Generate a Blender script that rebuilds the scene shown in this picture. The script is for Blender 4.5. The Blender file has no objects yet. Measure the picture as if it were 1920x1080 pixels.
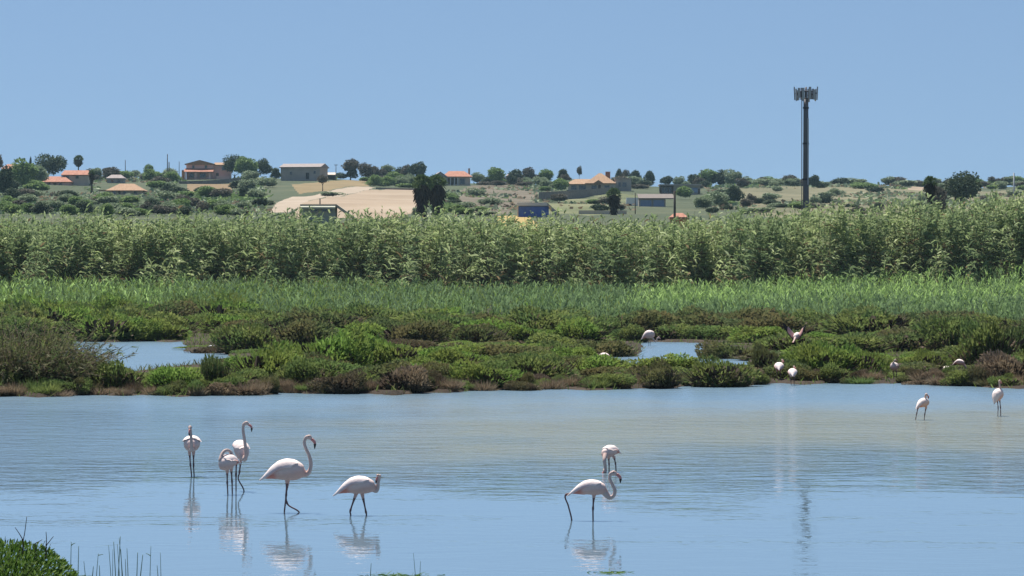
import bpy, math, random
import numpy as np
from mathutils import Vector, Matrix, Quaternion

# ------------------------------------------------------------------ camera, sky, sun, exposure
scene = bpy.context.scene
COL = scene.collection
F = 7000.0            # focal length in photo pixels (1920 px wide)
H = 3.67              # eye height over the lagoon
YH = 516.0            # horizon row of the photo
camd = bpy.data.cameras.new('camera'); cam = bpy.data.objects.new('camera', camd); COL.objects.link(cam)
cam.location = (0, 0, H)
cam.rotation_euler = (math.radians(90) - math.atan((540 - YH) / F), 0, 0)
camd.sensor_width = 36.0; camd.lens = 36.0 * F / 1920.0
camd.clip_start = 1.0; camd.clip_end = 20000.0
scene.camera = cam

SUN_EL, SUN_AZ = math.radians(65), math.radians(-24)     # azimuth from +Y (behind the scene), clockwise
world = bpy.data.worlds.new('World'); scene.world = world; world.use_nodes = True
wn = world.node_tree; wn.nodes.clear()
sky = wn.nodes.new('ShaderNodeTexSky'); sky.sky_type = 'NISHITA'; sky.sun_disc = False
sky.sun_elevation = SUN_EL; sky.sun_rotation = SUN_AZ
sky.altitude = 0; sky.air_density = 1.0; sky.dust_density = 0.0; sky.ozone_density = 2.6
bg = wn.nodes.new('ShaderNodeBackground'); bg.inputs['Strength'].default_value = 0.057
wo = wn.nodes.new('ShaderNodeOutputWorld')
# clear-air sky: the whole dome is read 8 degrees higher, which drops the whitish band Nishita lays on the horizon
wtc = wn.nodes.new('ShaderNodeTexCoord'); wad = wn.nodes.new('ShaderNodeVectorMath'); wad.operation = 'ADD'; wad.inputs[1].default_value = (0, 0, .165)
wno = wn.nodes.new('ShaderNodeVectorMath'); wno.operation = 'NORMALIZE'
wn.links.new(wtc.outputs['Generated'], wad.inputs[0]); wn.links.new(wad.outputs[0], wno.inputs[0]); wn.links.new(wno.outputs[0], sky.inputs['Vector'])
wn.links.new(sky.outputs[0], bg.inputs[0]); wn.links.new(bg.outputs[0], wo.inputs[0])

sund = bpy.data.lights.new('sun', 'SUN'); sun = bpy.data.objects.new('sun', sund); COL.objects.link(sun)
sund.energy = 4.8; sund.angle = math.radians(0.5); sund.color = (1.0, 0.95, 0.87)
sdir = Vector((math.sin(SUN_AZ) * math.cos(SUN_EL), math.cos(SUN_AZ) * math.cos(SUN_EL), math.sin(SUN_EL)))
sun.rotation_euler = (-sdir).to_track_quat('-Z', 'Y').to_euler()

vs = scene.view_settings
vs.view_transform = 'Standard'; vs.look = 'None'; vs.exposure = 0.8; vs.gamma = 1.0; vs.use_curve_mapping = False
try:
    scene.cycles.max_bounces = 6; scene.cycles.transparent_max_bounces = 4
    scene.cycles.diffuse_bounces = 3; scene.cycles.glossy_bounces = 2
    scene.cycles.use_denoising = True
except Exception:
    pass

rng = np.random.default_rng(7)
random.seed(7)

# ------------------------------------------------------------------ helpers
def link(o, parent=None):
    COL.objects.link(o)
    if parent is not None: o.parent = parent
    return o
def tag(o, label=None, cat=None, group=None, kind=None):
    if label: o['label'] = label
    if cat: o['category'] = cat
    if group: o['group'] = group
    if kind: o['kind'] = kind
    return o
def empty(name, loc, rz=0.0):
    o = bpy.data.objects.new(name, None); COL.objects.link(o)
    o.location = loc; o.rotation_euler = (0, 0, rz); o.empty_display_size = 0.2
    return o
def dw(py): return F * H / (py - YH)                         # distance of a point of the water surface
def P(px, py, d): return ((px - 960.0) / F * d, d, H - (py - YH) / F * d)
def interp(x, pts): return np.interp(x, [p[0] for p in pts], [p[1] for p in pts])
def sstep(x, a, b):
    t = np.clip((x - a) / (b - a), 0, 1); return t * t * (3 - 2 * t)
def wav(x, seed, f=1.0, octs=4):
    r = np.random.default_rng(seed); s = np.zeros_like(np.asarray(x, float)); a = 1.0
    for _ in range(octs):
        s = s + a * np.sin(np.asarray(x) * f * r.uniform(.8, 1.25) + r.uniform(0, 6.28)); f *= 2.1; a *= .55
    return s
def wav2(x, y, seed, f=1.0, octs=4):
    r = np.random.default_rng(seed); s = np.zeros(np.broadcast(x, y).shape); a = 1.0
    for _ in range(octs):
        for _ in range(2):
            t = r.uniform(0, 6.28); k = f * r.uniform(.7, 1.3)
            s = s + .5 * a * np.sin((x * math.cos(t) + y * math.sin(t)) * k + r.uniform(0, 6.28))
        f *= 2.0; a *= .6
    return s

def poly_mesh(name, verts, quads, mats, mi=None, smooth=False, tris=None):
    verts = np.asarray(verts, np.float32); me = bpy.data.meshes.new(name)
    quads = np.asarray(quads, np.int32).reshape(-1, 4)
    tr = np.asarray(tris, np.int32).reshape(-1, 3) if tris is not None else np.zeros((0, 3), np.int32)
    nq, nt = len(quads), len(tr)
    me.vertices.add(len(verts)); me.vertices.foreach_set('co', verts.ravel())
    me.loops.add(nq * 4 + nt * 3); me.loops.foreach_set('vertex_index', np.concatenate([quads.ravel(), tr.ravel()]))
    me.polygons.add(nq + nt)
    st = np.concatenate([np.arange(nq) * 4, nq * 4 + np.arange(nt) * 3]).astype(np.int32)
    me.polygons.foreach_set('loop_start', st)
    try: me.polygons.foreach_set('loop_total', np.concatenate([np.full(nq, 4), np.full(nt, 3)]).astype(np.int32))
    except Exception: pass
    for m in mats: me.materials.append(m)
    if mi is not None: me.polygons.foreach_set('material_index', np.asarray(mi, np.int32))
    me.polygons.foreach_set('use_smooth', np.full(nq + nt, smooth))
    me.update(calc_edges=True); me.validate()
    return me
def obj(name, me, parent=None, loc=(0, 0, 0)):
    o = bpy.data.objects.new(name, me); o.location = loc
    return link(o, parent)

def strips(p, d, L, W, droop=0.4, k=2, side=None, prof=(1, .8, .12), rg=rng):
    """n bent ribbons -> array (n, k+1, 2, 3)"""
    n = len(p); p = np.asarray(p, float); d = np.asarray(d, float)
    d = d / np.maximum(np.linalg.norm(d, axis=1, keepdims=True), 1e-9)
    L = np.broadcast_to(L, (n,)); W = np.broadcast_to(W, (n,)); droop = np.broadcast_to(droop, (n,))
    if side is None:
        r = rg.normal(size=(n, 3)); side = np.cross(d, r)
    side = side / np.maximum(np.linalg.norm(side, axis=1, keepdims=True), 1e-9)
    out = np.zeros((n, k + 1, 2, 3)); pr = np.interp(np.linspace(0, 1, k + 1), np.linspace(0, 1, len(prof)), prof)
    for i in range(k + 1):
        t = i / k
        c = p + d * (L * t)[:, None]; c[:, 2] -= droop * L * t * t
        out[:, i, 0] = c - side * (W * pr[i] * .5)[:, None]; out[:, i, 1] = c + side * (W * pr[i] * .5)[:, None]
    return out
def strip_faces(S, base=0):
    n, k1 = S.shape[:2]
    idx = (np.arange(n * k1 * 2) + base).reshape(n, k1, 2)
    q = np.stack([idx[:, :-1, 0], idx[:, :-1, 1], idx[:, 1:, 1], idx[:, 1:, 0]], -1)
    return S.reshape(-1, 3), q.reshape(-1, 4)
def strips_mesh(name, groups, mats):
    """groups: list of (S, material index or array n)"""
    V, Q, M = [], [], []; b = 0
    for S, m in groups:
        v, q = strip_faces(S, b); b += len(v); V.append(v); Q.append(q)
        kk = S.shape[1] - 1
        M.append(np.repeat(np.broadcast_to(m, (len(S),)), kk))
    return poly_mesh(name, np.concatenate(V), np.concatenate(Q), mats, np.concatenate(M))

# ------------------------------------------------------------------ materials
def new_mat(name):
    m = bpy.data.materials.new(name); m.use_nodes = True
    nt = m.node_tree; b = nt.nodes['Principled BSDF']; return m, nt, b
def ramp(nt, cols, fac):
    r = nt.nodes.new('ShaderNodeValToRGB'); e = r.color_ramp.elements
    while len(e) < len(cols): e.new(.5)
    for i, c in enumerate(cols):
        e[i].position = c[0]; e[i].color = (*c[1], 1)
    nt.links.new(fac, r.inputs[0]); return r.outputs[0]
def leaf_mat(name, cols, trans=.35, rough=.75, clump=None, cscale=.5, spec=.1):
    """leaf colour varies leaf by leaf; clump = second tint mixed in by soft world-space patches"""
    m, nt, b = new_mat(name)
    g = nt.nodes.new('ShaderNodeNewGeometry')
    n = len(cols)
    c = ramp(nt, [(i / max(n - 1, 1), k) for i, k in enumerate(cols)], g.outputs['Random Per Island'])
    if clump:
        no = nt.nodes.new('ShaderNodeTexNoise'); no.inputs['Scale'].default_value = cscale; no.inputs['Detail'].default_value = 3
        nt.links.new(g.outputs['Position'], no.inputs['Vector'])
        f = ramp(nt, [(.40, (0, 0, 0)), (.62, (1, 1, 1))], no.outputs['Fac'])
        mx = nt.nodes.new('ShaderNodeMixRGB'); nt.links.new(f, mx.inputs[0]); nt.links.new(c, mx.inputs[1])
        mx.inputs[2].default_value = (*clump, 1); c = mx.outputs[0]
    nt.links.new(c, b.inputs['Base Color']); b.inputs['Roughness'].default_value = rough
    b.inputs['Specular IOR Level'].default_value = spec
    if trans > 0:
        t = nt.nodes.new('ShaderNodeBsdfTranslucent'); nt.links.new(c, t.inputs[0])
        ms = nt.nodes.new('ShaderNodeMixShader'); ms.inputs[0].default_value = trans
        nt.links.new(b.outputs[0], ms.inputs[1]); nt.links.new(t.outputs[0], ms.inputs[2])
        nt.links.new(ms.outputs[0], nt.nodes['Material Output'].inputs[0])
    return m
def earth_mat(name, c1, c2, scale=.15, rough=.95, c3=None, stretch=None, bump=.3):
    m, nt, b = new_mat(name)
    g = nt.nodes.new('ShaderNodeNewGeometry'); no = nt.nodes.new('ShaderNodeTexNoise')
    no.inputs['Scale'].default_value = scale; no.inputs['Detail'].default_value = 7; no.inputs['Roughness'].default_value = .65
    src = g.outputs['Position']
    if stretch:
        mp = nt.nodes.new('ShaderNodeMapping'); mp.inputs['Scale'].default_value = stretch
        nt.links.new(src, mp.inputs[0]); src = mp.outputs[0]
    nt.links.new(src, no.inputs['Vector'])
    cols = [(.32, c1), (.66, c2)] if c3 is None else [(.3, c1), (.52, c2), (.72, c3)]
    nt.links.new(ramp(nt, cols, no.outputs['Fac']), b.inputs['Base Color'])
    b.inputs['Roughness'].default_value = rough; b.inputs['Specular IOR Level'].default_value = .15
    if bump:
        bp = nt.nodes.new('ShaderNodeBump'); bp.inputs['Strength'].default_value = bump; bp.inputs['Distance'].default_value = .3
        nt.links.new(no.outputs['Fac'], bp.inputs['Height']); nt.links.new(bp.outputs[0], b.inputs['Normal'])
    return m
def plain(name, c, rough=.7, var=.12, scale=1.5, spec=.3, metal=0):
    m, nt, b = new_mat(name)
    tc = nt.nodes.new('ShaderNodeTexCoord'); no = nt.nodes.new('ShaderNodeTexNoise'); no.inputs['Scale'].default_value = scale
    no.inputs['Detail'].default_value = 5; nt.links.new(tc.outputs['Object'], no.inputs['Vector'])
    lo = tuple(max(0, k * (1 - var)) for k in c); hi = tuple(min(1, k * (1 + var)) for k in c)
    nt.links.new(ramp(nt, [(.3, lo), (.7, hi)], no.outputs['Fac']), b.inputs['Base Color'])
    b.inputs['Roughness'].default_value = rough; b.inputs['Specular IOR Level'].default_value = spec; b.inputs['Metallic'].default_value = metal
    return m
def tile_mat(name, c1, c2):
    m, nt, b = new_mat(name)
    tc = nt.nodes.new('ShaderNodeTexCoord'); no = nt.nodes.new('ShaderNodeTexNoise'); no.inputs['Scale'].default_value = 1.2; no.inputs['Detail'].default_value = 6
    mp = nt.nodes.new('ShaderNodeMapping'); mp.inputs['Scale'].default_value = (2.5, .6, .6)
    nt.links.new(tc.outputs['Object'], mp.inputs[0]); nt.links.new(mp.outputs[0], no.inputs['Vector'])
    nt.links.new(ramp(nt, [(.3, c1), (.7, c2)], no.outputs['Fac']), b.inputs['Base Color']); b.inputs['Roughness'].default_value = .85
    wv = nt.nodes.new('ShaderNodeTexWave'); wv.inputs['Scale'].default_value = 1.6
    nt.links.new(tc.outputs['Object'], wv.inputs['Vector'])
    bp = nt.nodes.new('ShaderNodeBump'); bp.inputs['Strength'].default_value = .4; bp.inputs['Distance'].default_value = .08
    nt.links.new(wv.outputs[0], bp.inputs['Height']); nt.links.new(bp.outputs[0], b.inputs['Normal'])
    return m

M = {}
M['mud'] = earth_mat('marsh mud', (.022, .017, .012), (.045, .033, .024), .6, c3=(.085, .064, .046))
M['scrub'] = earth_mat('scrub ground', (.04, .055, .03), (.065, .08, .045), .05, c3=(.10, .105, .06), bump=.6)
M['tan'] = earth_mat('dry mown field', (.235, .18, .125), (.30, .235, .17), .06, c3=(.345, .28, .21), stretch=(.5, .25, 1), bump=.2)
M['track'] = earth_mat('pale track', (.27, .22, .165), (.36, .30, .235), .12, bump=.1)
M['gold'] = earth_mat('dry grass', (.16, .125, .065), (.23, .175, .095), .08, bump=.3)
M['stub'] = earth_mat('stubble', (.16, .115, .065), (.21, .15, .085), .08, bump=.3)
M['yg'] = earth_mat('hill grass', (.07, .085, .04), (.13, .14, .07), .08, c3=(.20, .19, .11), stretch=(.6, .5, 1), bump=.5)
M['dryr'] = earth_mat('dry meadow', (.085, .09, .05), (.15, .14, .085), .07, c3=(.20, .18, .11), stretch=(.5, .5, 1), bump=.5)
M['straw'] = earth_mat('straw field', (.30, .22, .08), (.36, .27, .11), .2, bump=.1)
M['terr'] = earth_mat('terraced slope', (.075, .07, .05), (.13, .11, .08), .12, c3=(.21, .18, .14), stretch=(.35, 1, 1), bump=.5)
M['cane'] = leaf_mat('cane leaves', [(.15, .215, .075), (.265, .335, .135), (.40, .465, .21), (.53, .585, .35)], .5, clump=(.205, .28, .13), cscale=.16)
M['canedry'] = leaf_mat('dry cane leaves', [(.12, .085, .045), (.19, .14, .075), (.27, .21, .12)], .45)
M['canestem'] = leaf_mat('cane stems', [(.10, .10, .045), (.18, .16, .085), (.24, .2, .12)], 0)
M['reed'] = leaf_mat('reed leaves', [(0.108, 0.181, 0.069), (0.168, 0.269, 0.106), (0.264, 0.388, 0.163)], .52, clump=(0.168, 0.250, 0.125), cscale=.18)
M['reed2'] = leaf_mat('young reed leaves', [(.21, .34, .09), (.30, .46, .14), (.40, .57, .22)], .52)
M['b_green'] = leaf_mat('fresh marsh leaves', [(0.098, 0.178, 0.036), (0.162, 0.273, 0.057), (0.238, 0.366, 0.091)], .45, clump=(0.184, 0.231, 0.057), cscale=.7)
M['b_olive'] = leaf_mat('olive marsh leaves', [(0.108, 0.136, 0.039), (0.167, 0.208, 0.058), (0.254, 0.291, 0.098)], .45, clump=(0.117, 0.182, 0.058), cscale=.6)
M['b_dark'] = leaf_mat('dark marsh leaves', [(0.057, 0.091, 0.034), (0.102, 0.147, 0.053), (0.162, 0.205, 0.076)], .45, clump=(0.143, 0.130, 0.057), cscale=.5)
M['b_brown'] = leaf_mat('dry marsh twigs', [(.085, .062, .042), (.135, .10, .068), (.20, .155, .105)], .3, clump=(.13, .125, .06), cscale=.8)
M['b_straw'] = leaf_mat('straw marsh grass', [(.16, .12, .075), (.24, .185, .12), (.34, .275, .185)], .35, clump=(.19, .145, .105), cscale=.8)
M['b_tam'] = leaf_mat('wispy bush sprays', [(.12, .115, .065), (.19, .175, .105), (.28, .25, .165)], .35, clump=(.13, .15, .065), cscale=1.2)
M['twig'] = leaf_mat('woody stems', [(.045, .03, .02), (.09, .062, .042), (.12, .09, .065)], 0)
M['t_olive'] = leaf_mat('olive crown', [(0.155, 0.210, 0.126), (0.239, 0.296, 0.184), (0.364, 0.421, 0.280)], .2)
M['t_green'] = leaf_mat('green crown', [(0.109, 0.181, 0.060), (0.181, 0.266, 0.096), (0.266, 0.362, 0.145)], .25)
M['t_dark'] = leaf_mat('dark crown', [(0.040, 0.065, 0.040), (0.070, 0.103, 0.057), (0.121, 0.151, 0.091)], .15)
M['t_plum'] = leaf_mat('purplish crown', [(0.080, 0.071, 0.060), (0.131, 0.125, 0.101), (0.201, 0.191, 0.141)], .15)
M['palm'] = leaf_mat('palm fronds', [(0.057, 0.095, 0.038), (0.104, 0.162, 0.057), (0.171, 0.228, 0.095)], .15)
M['skirt'] = leaf_mat('dead palm fronds', [(0.036, 0.024, 0.017), (0.066, 0.046, 0.031), (0.108, 0.078, 0.054)], .1)
M['bark'] = plain('bark', (.10, .075, .055), .9, .3)
M['fg'] = leaf_mat('near bush leaves', [(0.044, 0.100, 0.015), (0.081, 0.156, 0.025), (0.125, 0.213, 0.044), (0.213, 0.300, 0.100)], .35)
M['wall_pink'] = plain('pink plaster', (.86, .54, .46), .9, .08, .5)
M['wall_cream'] = plain('cream plaster', (0.600, 0.500, 0.400), .9, .1, .5)
M['wall_grey'] = plain('grey render', (0.420, 0.371, 0.336), .9, .15, .5)
M['wall_white'] = plain('white render', (.62, .60, .58), .9, .08, .5)
M['wall_stone'] = plain('field stone', (0.221, 0.195, 0.182), .95, .35, 1.5)
M['wall_green'] = plain('weathered green render', (.42, .43, .34), .9, .15, .5)
M['roof_dusty'] = plain('dusty roof slab', (.165, .14, .125), .9, .15)
M['roof_beige'] = plain('beige roof render', (.42, .36, .28), .9, .15)
M['roof_red'] = tile_mat('terracotta tiles', (0.288, 0.112, 0.068), (0.416, 0.188, 0.120))
M['roof_tan'] = tile_mat('sun bleached tiles', (0.267, 0.155, 0.085), (0.364, 0.230, 0.134))
M['roof_grey'] = tile_mat('grey roof sheets', (.23, .19, .18), (.32, .275, .26))
M['roof_flat'] = plain('flat roof slab', (0.390, 0.345, 0.319), .9, .1)
M['dark'] = plain('dark opening', (.025, .022, .022), .6, .1)  # near-black colour standing in for the shade inside openings
M['frame'] = plain('window frame', (.36, .33, .30), .6, .05)
M['shut'] = plain('dark shutters and shade', (.10, .07, .055), .7, .1)  # dark brown of the doors, also painted in for veranda shade
M['glass'] = plain('window glass', (.03, .035, .045), .08, .05, spec=.8)
M['glassblue'] = plain('blue glazing', (.16, .22, .36), .15, .12, .4, spec=.7)
M['blue'] = plain('blue sheeting', (0.085, 0.162, 0.494), .6, .25, .6)
M['pole'] = plain('wooden pole', (.085, .07, .06), .9, .2)
M['steel'] = plain('galvanised steel', (.17, .165, .175), .5, .12, .6, metal=.3)
M['antenna'] = plain('antenna casing', (.42, .44, .46), .5, .06)
M['steeldark'] = plain('dark steel', (.07, .065, .075), .55, .1, metal=.3)
M['vanwhite'] = plain('white paint', (.75, .75, .74), .35, .03)
M['tyre'] = plain('tyre rubber', (.02, .02, .02), .9, .05)
M['orange'] = plain('orange plaster', (.62, .25, .11), .9, .12)

# ------------------------------------------------------------------ the lie of the land
SKY_Y = [(-1400, 318), (-100, 322), (0, 323), (150, 330), (240, 331), (330, 333), (480, 331), (620, 331), (700, 337), (800, 340), (900, 343),
         (1000, 347), (1100, 347), (1200, 350), (1300, 354), (1400, 348), (1500, 351), (1600, 350), (1700, 350), (1800, 354), (1920, 348), (3300, 348)]
D0, D1 = 450.0, 1150.0
def hill_d(px, py):
    s = interp(px, SKY_Y); t = np.clip((425 - py) / (425 - s), 0, 1) ** (1 / .85)
    return D0 + (D1 - D0) * t
def hill_y(px, d):
    s = interp(px, SKY_Y); t = np.clip((d - D0) / (D1 - D0), 0, 1)
    return 425 + (s - 425) * t ** .85
SHORE = [(-1400, 745), (0, 743), (130, 744), (300, 743), (560, 740), (760, 738), (880, 735), (1050, 731), (1250, 728), (1385, 727), (1425, 721), (1470, 718), (1560, 719),
         (1700, 722), (1800, 724), (1920, 728), (2200, 728), (3300, 730)]
POND_A = [(100, 690), (130, 660), (128, 641), (340, 641), (346, 652), (345, 655), (342, 660), (425, 663), (432, 675), (400, 684), (300, 688), (215, 706), (165, 712), (130, 712)]
POND_B = [(1120, 676), (1120, 668), (1198, 667), (1208, 659), (1204, 642), (1316, 642), (1312, 652), (1318, 667), (1400, 671), (1400, 690), (1330, 690), (1240, 690), (1225, 690)]
def in_poly(px, py, poly):
    c = np.zeros(np.broadcast(px, py).shape, bool); n = len(poly)
    for i in range(n):
        x1, y1 = poly[i]; x2, y2 = poly[(i + 1) % n]
        if y1 == y2: continue
        hit = ((y1 > py) != (y2 > py)) & (px < (x2 - x1) * (py - y1) / (y2 - y1) + x1)
        c ^= hit
    return c
def land(px, d):
    """True where the marsh stands above the water (d below ~300)"""
    py = YH + F * H / np.maximum(d, 1.0)
    wob = wav(px, 3, .02, 4) * 1.6
    a = py < interp(px, SHORE) + wob * 1.2
    w2 = wav(px, 5, .05, 3)
    return a & ~in_poly(px, py + w2 * .8, POND_A) & ~in_poly(px, py + w2 * .8, POND_B)

PXC = np.concatenate([np.arange(-1400, -300, 100), np.arange(-300, 476, 7), np.arange(476, 820, 3), np.arange(820, 2220, 7), np.arange(2220, 3321, 100)]).astype(float)
DR = np.concatenate([np.arange(2, 36, 4.0), np.arange(36, 100, 8.0), np.arange(100, 130, .5), np.arange(130, 215, 1.2), np.arange(215, 340, 4.0), np.arange(340, 450, 14.0),
                     np.arange(450, 1160, 4.5), np.arange(1160, 2600, 60.0), [2900, 3400]])
GP, GD = np.meshgrid(PXC, DR)
def ground_z_grid(px, d):
    lm = land(px, d).astype(float)
    for _ in range(1):
        lm[:, 1:-1] = (lm[:, :-2] + 2 * lm[:, 1:-1] + lm[:, 2:]) / 4
        lm[1:-1, :] = (lm[:-2, :] + 2 * lm[1:-1, :] + lm[2:, :]) / 4
    z = -.35 + lm * .44
    x = (px - 960) / F * d
    z += np.where(d > 100, .05 * wav2(x, d, 11, .6, 3) * lm, 0)
    z += sstep(d, 262, 335) * 1.6 + sstep(d, 300, 335) * sstep(px, 1250, 1900) * 1.6
    # near bank on which the viewer stands
    xb = x + 2.2
    bank = sstep(44 - d - np.maximum(xb, 0) * 5, 0, 12) * .9 + sstep(30 - d, 0, 26) * 1.2
    z += np.where(d < 60, bank, 0)
    # hillside
    hz = H - (hill_y(px, np.minimum(d, D1)) - YH) / F * np.minimum(d, D1)
    hz = hz + sstep(d, 480, 700) * (.5 * wav2(x, d, 21, .02, 4))
    ridge = np.where(d > D1, -14 * sstep(d, D1, 1500) + sstep(d, 1500, 1900) * interp(px, [(-1400, 0), (1350, 0), (1580, 30), (1700, 33), (1800, 27), (2400, 15), (3300, 0)]) - 30 * sstep(d, 2000, 3400), 0)
    w = sstep(d, 345, 470)
    return z * (1 - w) + (hz + ridge) * w
GZ = ground_z_grid(GP, GD)
def ground_z(px, d):
    j = np.clip(np.interp(d, DR, np.arange(len(DR))), 0, len(DR) - 1.001); i = np.clip(np.interp(px, PXC, np.arange(len(PXC))), 0, len(PXC) - 1.001)
    j0, i0 = np.floor(j).astype(int), np.floor(i).astype(int); fj, fi = j - j0, i - i0
    return (GZ[j0, i0] * (1 - fj) * (1 - fi) + GZ[j0, i0 + 1] * (1 - fj) * fi + GZ[j0 + 1, i0] * fj * (1 - fi) + GZ[j0 + 1, i0 + 1] * fj * fi)

FIELDS = [('track', 'pale_track', [(498, 397), (520, 384), (560, 369), (615, 358), (690, 348), (705, 353), (640, 366), (580, 380), (540, 397)]),
          ('tan', 'mown_field', [(540, 410), (565, 384), (640, 367), (690, 356), (775, 357), (790, 375), (785, 393), (745, 410)]),
          ('gold', 'dry_grass_field', [(545, 346), (600, 337), (690, 333), (705, 338), (690, 347), (615, 357), (560, 362)]),
          ('stub', 'stubble_field', [(352, 346), (430, 344), (442, 350), (430, 363), (352, 363)]),
          ('yg', 'hill_meadow', [(1005, 400), (1020, 383), (1060, 372), (1140, 363), (1195, 366), (1190, 390), (1120, 402)]),
          ('dryr', 'dry_meadow', [(1380, 358), (1440, 352), (1560, 354), (1660, 356), (1760, 362), (2300, 352), (2300, 420), (1560, 420), (1420, 404), (1385, 385)]),
          ('straw', 'straw_field', [(925, 424), (935, 405), (990, 404), (1010, 424)]),
          ('terr', 'terraced_slope', [(845, 402), (850, 368), (885, 347), (960, 345), (1000, 360), (1000, 382), (950, 402)]),
          ('tan', 'sand_mound', [(1695, 359), (1712, 350), (1740, 349), (1752, 356), (1742, 362)])]
def build_ground():
    X = (GP - 960) / F * GD; V = np.stack([X, GD, GZ], -1).reshape(-1, 3)
    nr, nc = GP.shape; idx = np.arange(nr * nc).reshape(nr, nc)
    Q = np.stack([idx[:-1, :-1], idx[:-1, 1:], idx[1:, 1:], idx[1:, :-1]], -1)
    cp = (GP[:-1, :-1] + GP[1:, 1:]) / 2; cd = (GD[:-1, :-1] + GD[1:, 1:]) / 2
    cy = hill_y(cp, cd) + wav(cp, 31, .05, 3) * .7
    own = np.full(cp.shape, -1)
    own[cd < 400] = -2
    for k, (m, n, poly) in enumerate(FIELDS):
        s = in_poly(cp, cy, poly) & (cd > D0) & (cd < D1) & (own == -1); own[s] = k
    for k in range(-2, len(FIELDS)):
        q = Q[own == k]
        if not len(q): continue
        u, inv = np.unique(q.ravel(), return_inverse=True)
        name, m = ('marsh_ground', 'mud') if k == -2 else ('hillside', 'scrub') if k == -1 else (FIELDS[k][1], FIELDS[k][0])
        o = obj(name, poly_mesh(name, V[u], inv.reshape(-1, 4), [M[m]], smooth=True)); tag(o, kind='structure')
build_ground()
# far lowland that carries the ground out to the horizon on all sides
def plain_sheet():
    me = poly_mesh('lowland', [(-3500, -60, -1.2), (3500, -60, -1.2), (3500, 3600, -1.2), (-3500, 3600, -1.2)], [(0, 1, 2, 3)], [M['scrub']])
    tag(obj('lowland', me), kind='structure')
plain_sheet()

# ------------------------------------------------------------------ water
def water():
    m, nt, b = new_mat('lagoon water'); L = nt.links
    g = nt.nodes.new('ShaderNodeNewGeometry')
    sep = nt.nodes.new('ShaderNodeSeparateXYZ'); L.new(g.outputs['Position'], sep.inputs[0])
    def noise(scale, sx, sy, det=3, rough=.55, w=None):
        mp = nt.nodes.new('ShaderNodeMapping'); mp.inputs['Scale'].default_value = (sx, sy, 1)
        mp.inputs['Rotation'].default_value = (0, 0, math.radians(w or 0))
        L.new(g.outputs['Position'], mp.inputs[0])
        n = nt.nodes.new('ShaderNodeTexNoise'); n.inputs['Scale'].default_value = scale; n.inputs['Detail'].default_value = det; n.inputs['Roughness'].default_value = rough
        L.new(mp.outputs[0], n.inputs['Vector']); return n.outputs['Fac']
    def math_(op, a, bb, cl=False):
        n = nt.nodes.new('ShaderNodeMath'); n.operation = op; n.use_clamp = cl
        for i, v in enumerate((a, bb)):
            if isinstance(v, (int, float)): n.inputs[i].default_value = v
            else: L.new(v, n.inputs[i])
        return n.outputs[0]
    def smooth(x, a, bb):
        n = nt.nodes.new('ShaderNodeMapRange'); n.interpolation_type = 'SMOOTHSTEP'; L.new(x, n.inputs[0])
        n.inputs[1].default_value = a; n.inputs[2].default_value = bb; return n.outputs[0]
    # wobbled distance for the wind bands
    yb = math_('ADD', sep.outputs[1], math_('MULTIPLY', math_('SUBTRACT', noise(.11, 1, .45, 5, .6), .5), 46))
    calm = smooth(yb, 58, 84)                       # 0 = sheltered near water, 1 = wind-ruffled
    patch = noise(.09, .5, 1.6, 3)
    ruff = math_('MULTIPLY', calm, math_('ADD', .55, patch))
    # stirred-up sandy shoal
    shoal = math_('MULTIPLY', smooth(yb, 64, 86), smooth(yb, 116, 90))
    shoal = math_('MULTIPLY', shoal, smooth(math_('ADD', sep.outputs[0], math_('MULTIPLY', noise(.2, 1, 1), 6)), -5, 3))
    mix = nt.nodes.new('ShaderNodeMixRGB'); L.new(shoal, mix.inputs[0])
    mix.inputs[1].default_value = (.12, .19, .25, 1); mix.inputs[2].default_value = (.205, .215, .165, 1)
    L.new(mix.outputs[0], b.inputs['Base Color'])
    b.inputs['IOR'].default_value = 1.33
    rg = math_('ADD', math_('ADD', .015, math_('MULTIPLY', smooth(yb, 92, 112), .10)), math_('MULTIPLY', ruff, .10)); L.new(rg, b.inputs['Roughness'])
    h1 = noise(1.2, .9, 1.0, 3, .55, 8); h2 = noise(3.2, .8, 1.1, 3, .6, -12); h3 = noise(.35, .5, 1.3, 2, .5, 3); h4 = noise(.7, .6, 1.2, 2, .5, -4)
    hh = math_('ADD', math_('MULTIPLY', h1, 1.15), math_('ADD', math_('MULTIPLY', h2, .34), math_('ADD', math_('MULTIPLY', h3, .55), math_('MULTIPLY', h4, .35))))
    streak = smooth(noise(.22, .35, 1.1, 3, .6, 2), .42, .72)
    amp = math_('ADD', math_('ADD', .045, math_('MULTIPLY', streak, .13)), math_('MULTIPLY', ruff, 1.5))
    hh = math_('MULTIPLY', math_('SUBTRACT', hh, 1.2), amp)
    bp = nt.nodes.new('ShaderNodeBump'); bp.inputs['Strength'].default_value = 1.0; bp.inputs['Distance'].default_value = .10
    L.new(hh, bp.inputs['Height']); L.new(bp.outputs[0], b.inputs['Normal'])
    me = poly_mesh('lagoon_water', [(-160, 4, 0), (160, 4, 0), (160, 300, 0), (-160, 300, 0)], [(0, 1, 2, 3)], [m])
    tag(obj('lagoon_water', me), kind='structure')
water()

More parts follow.
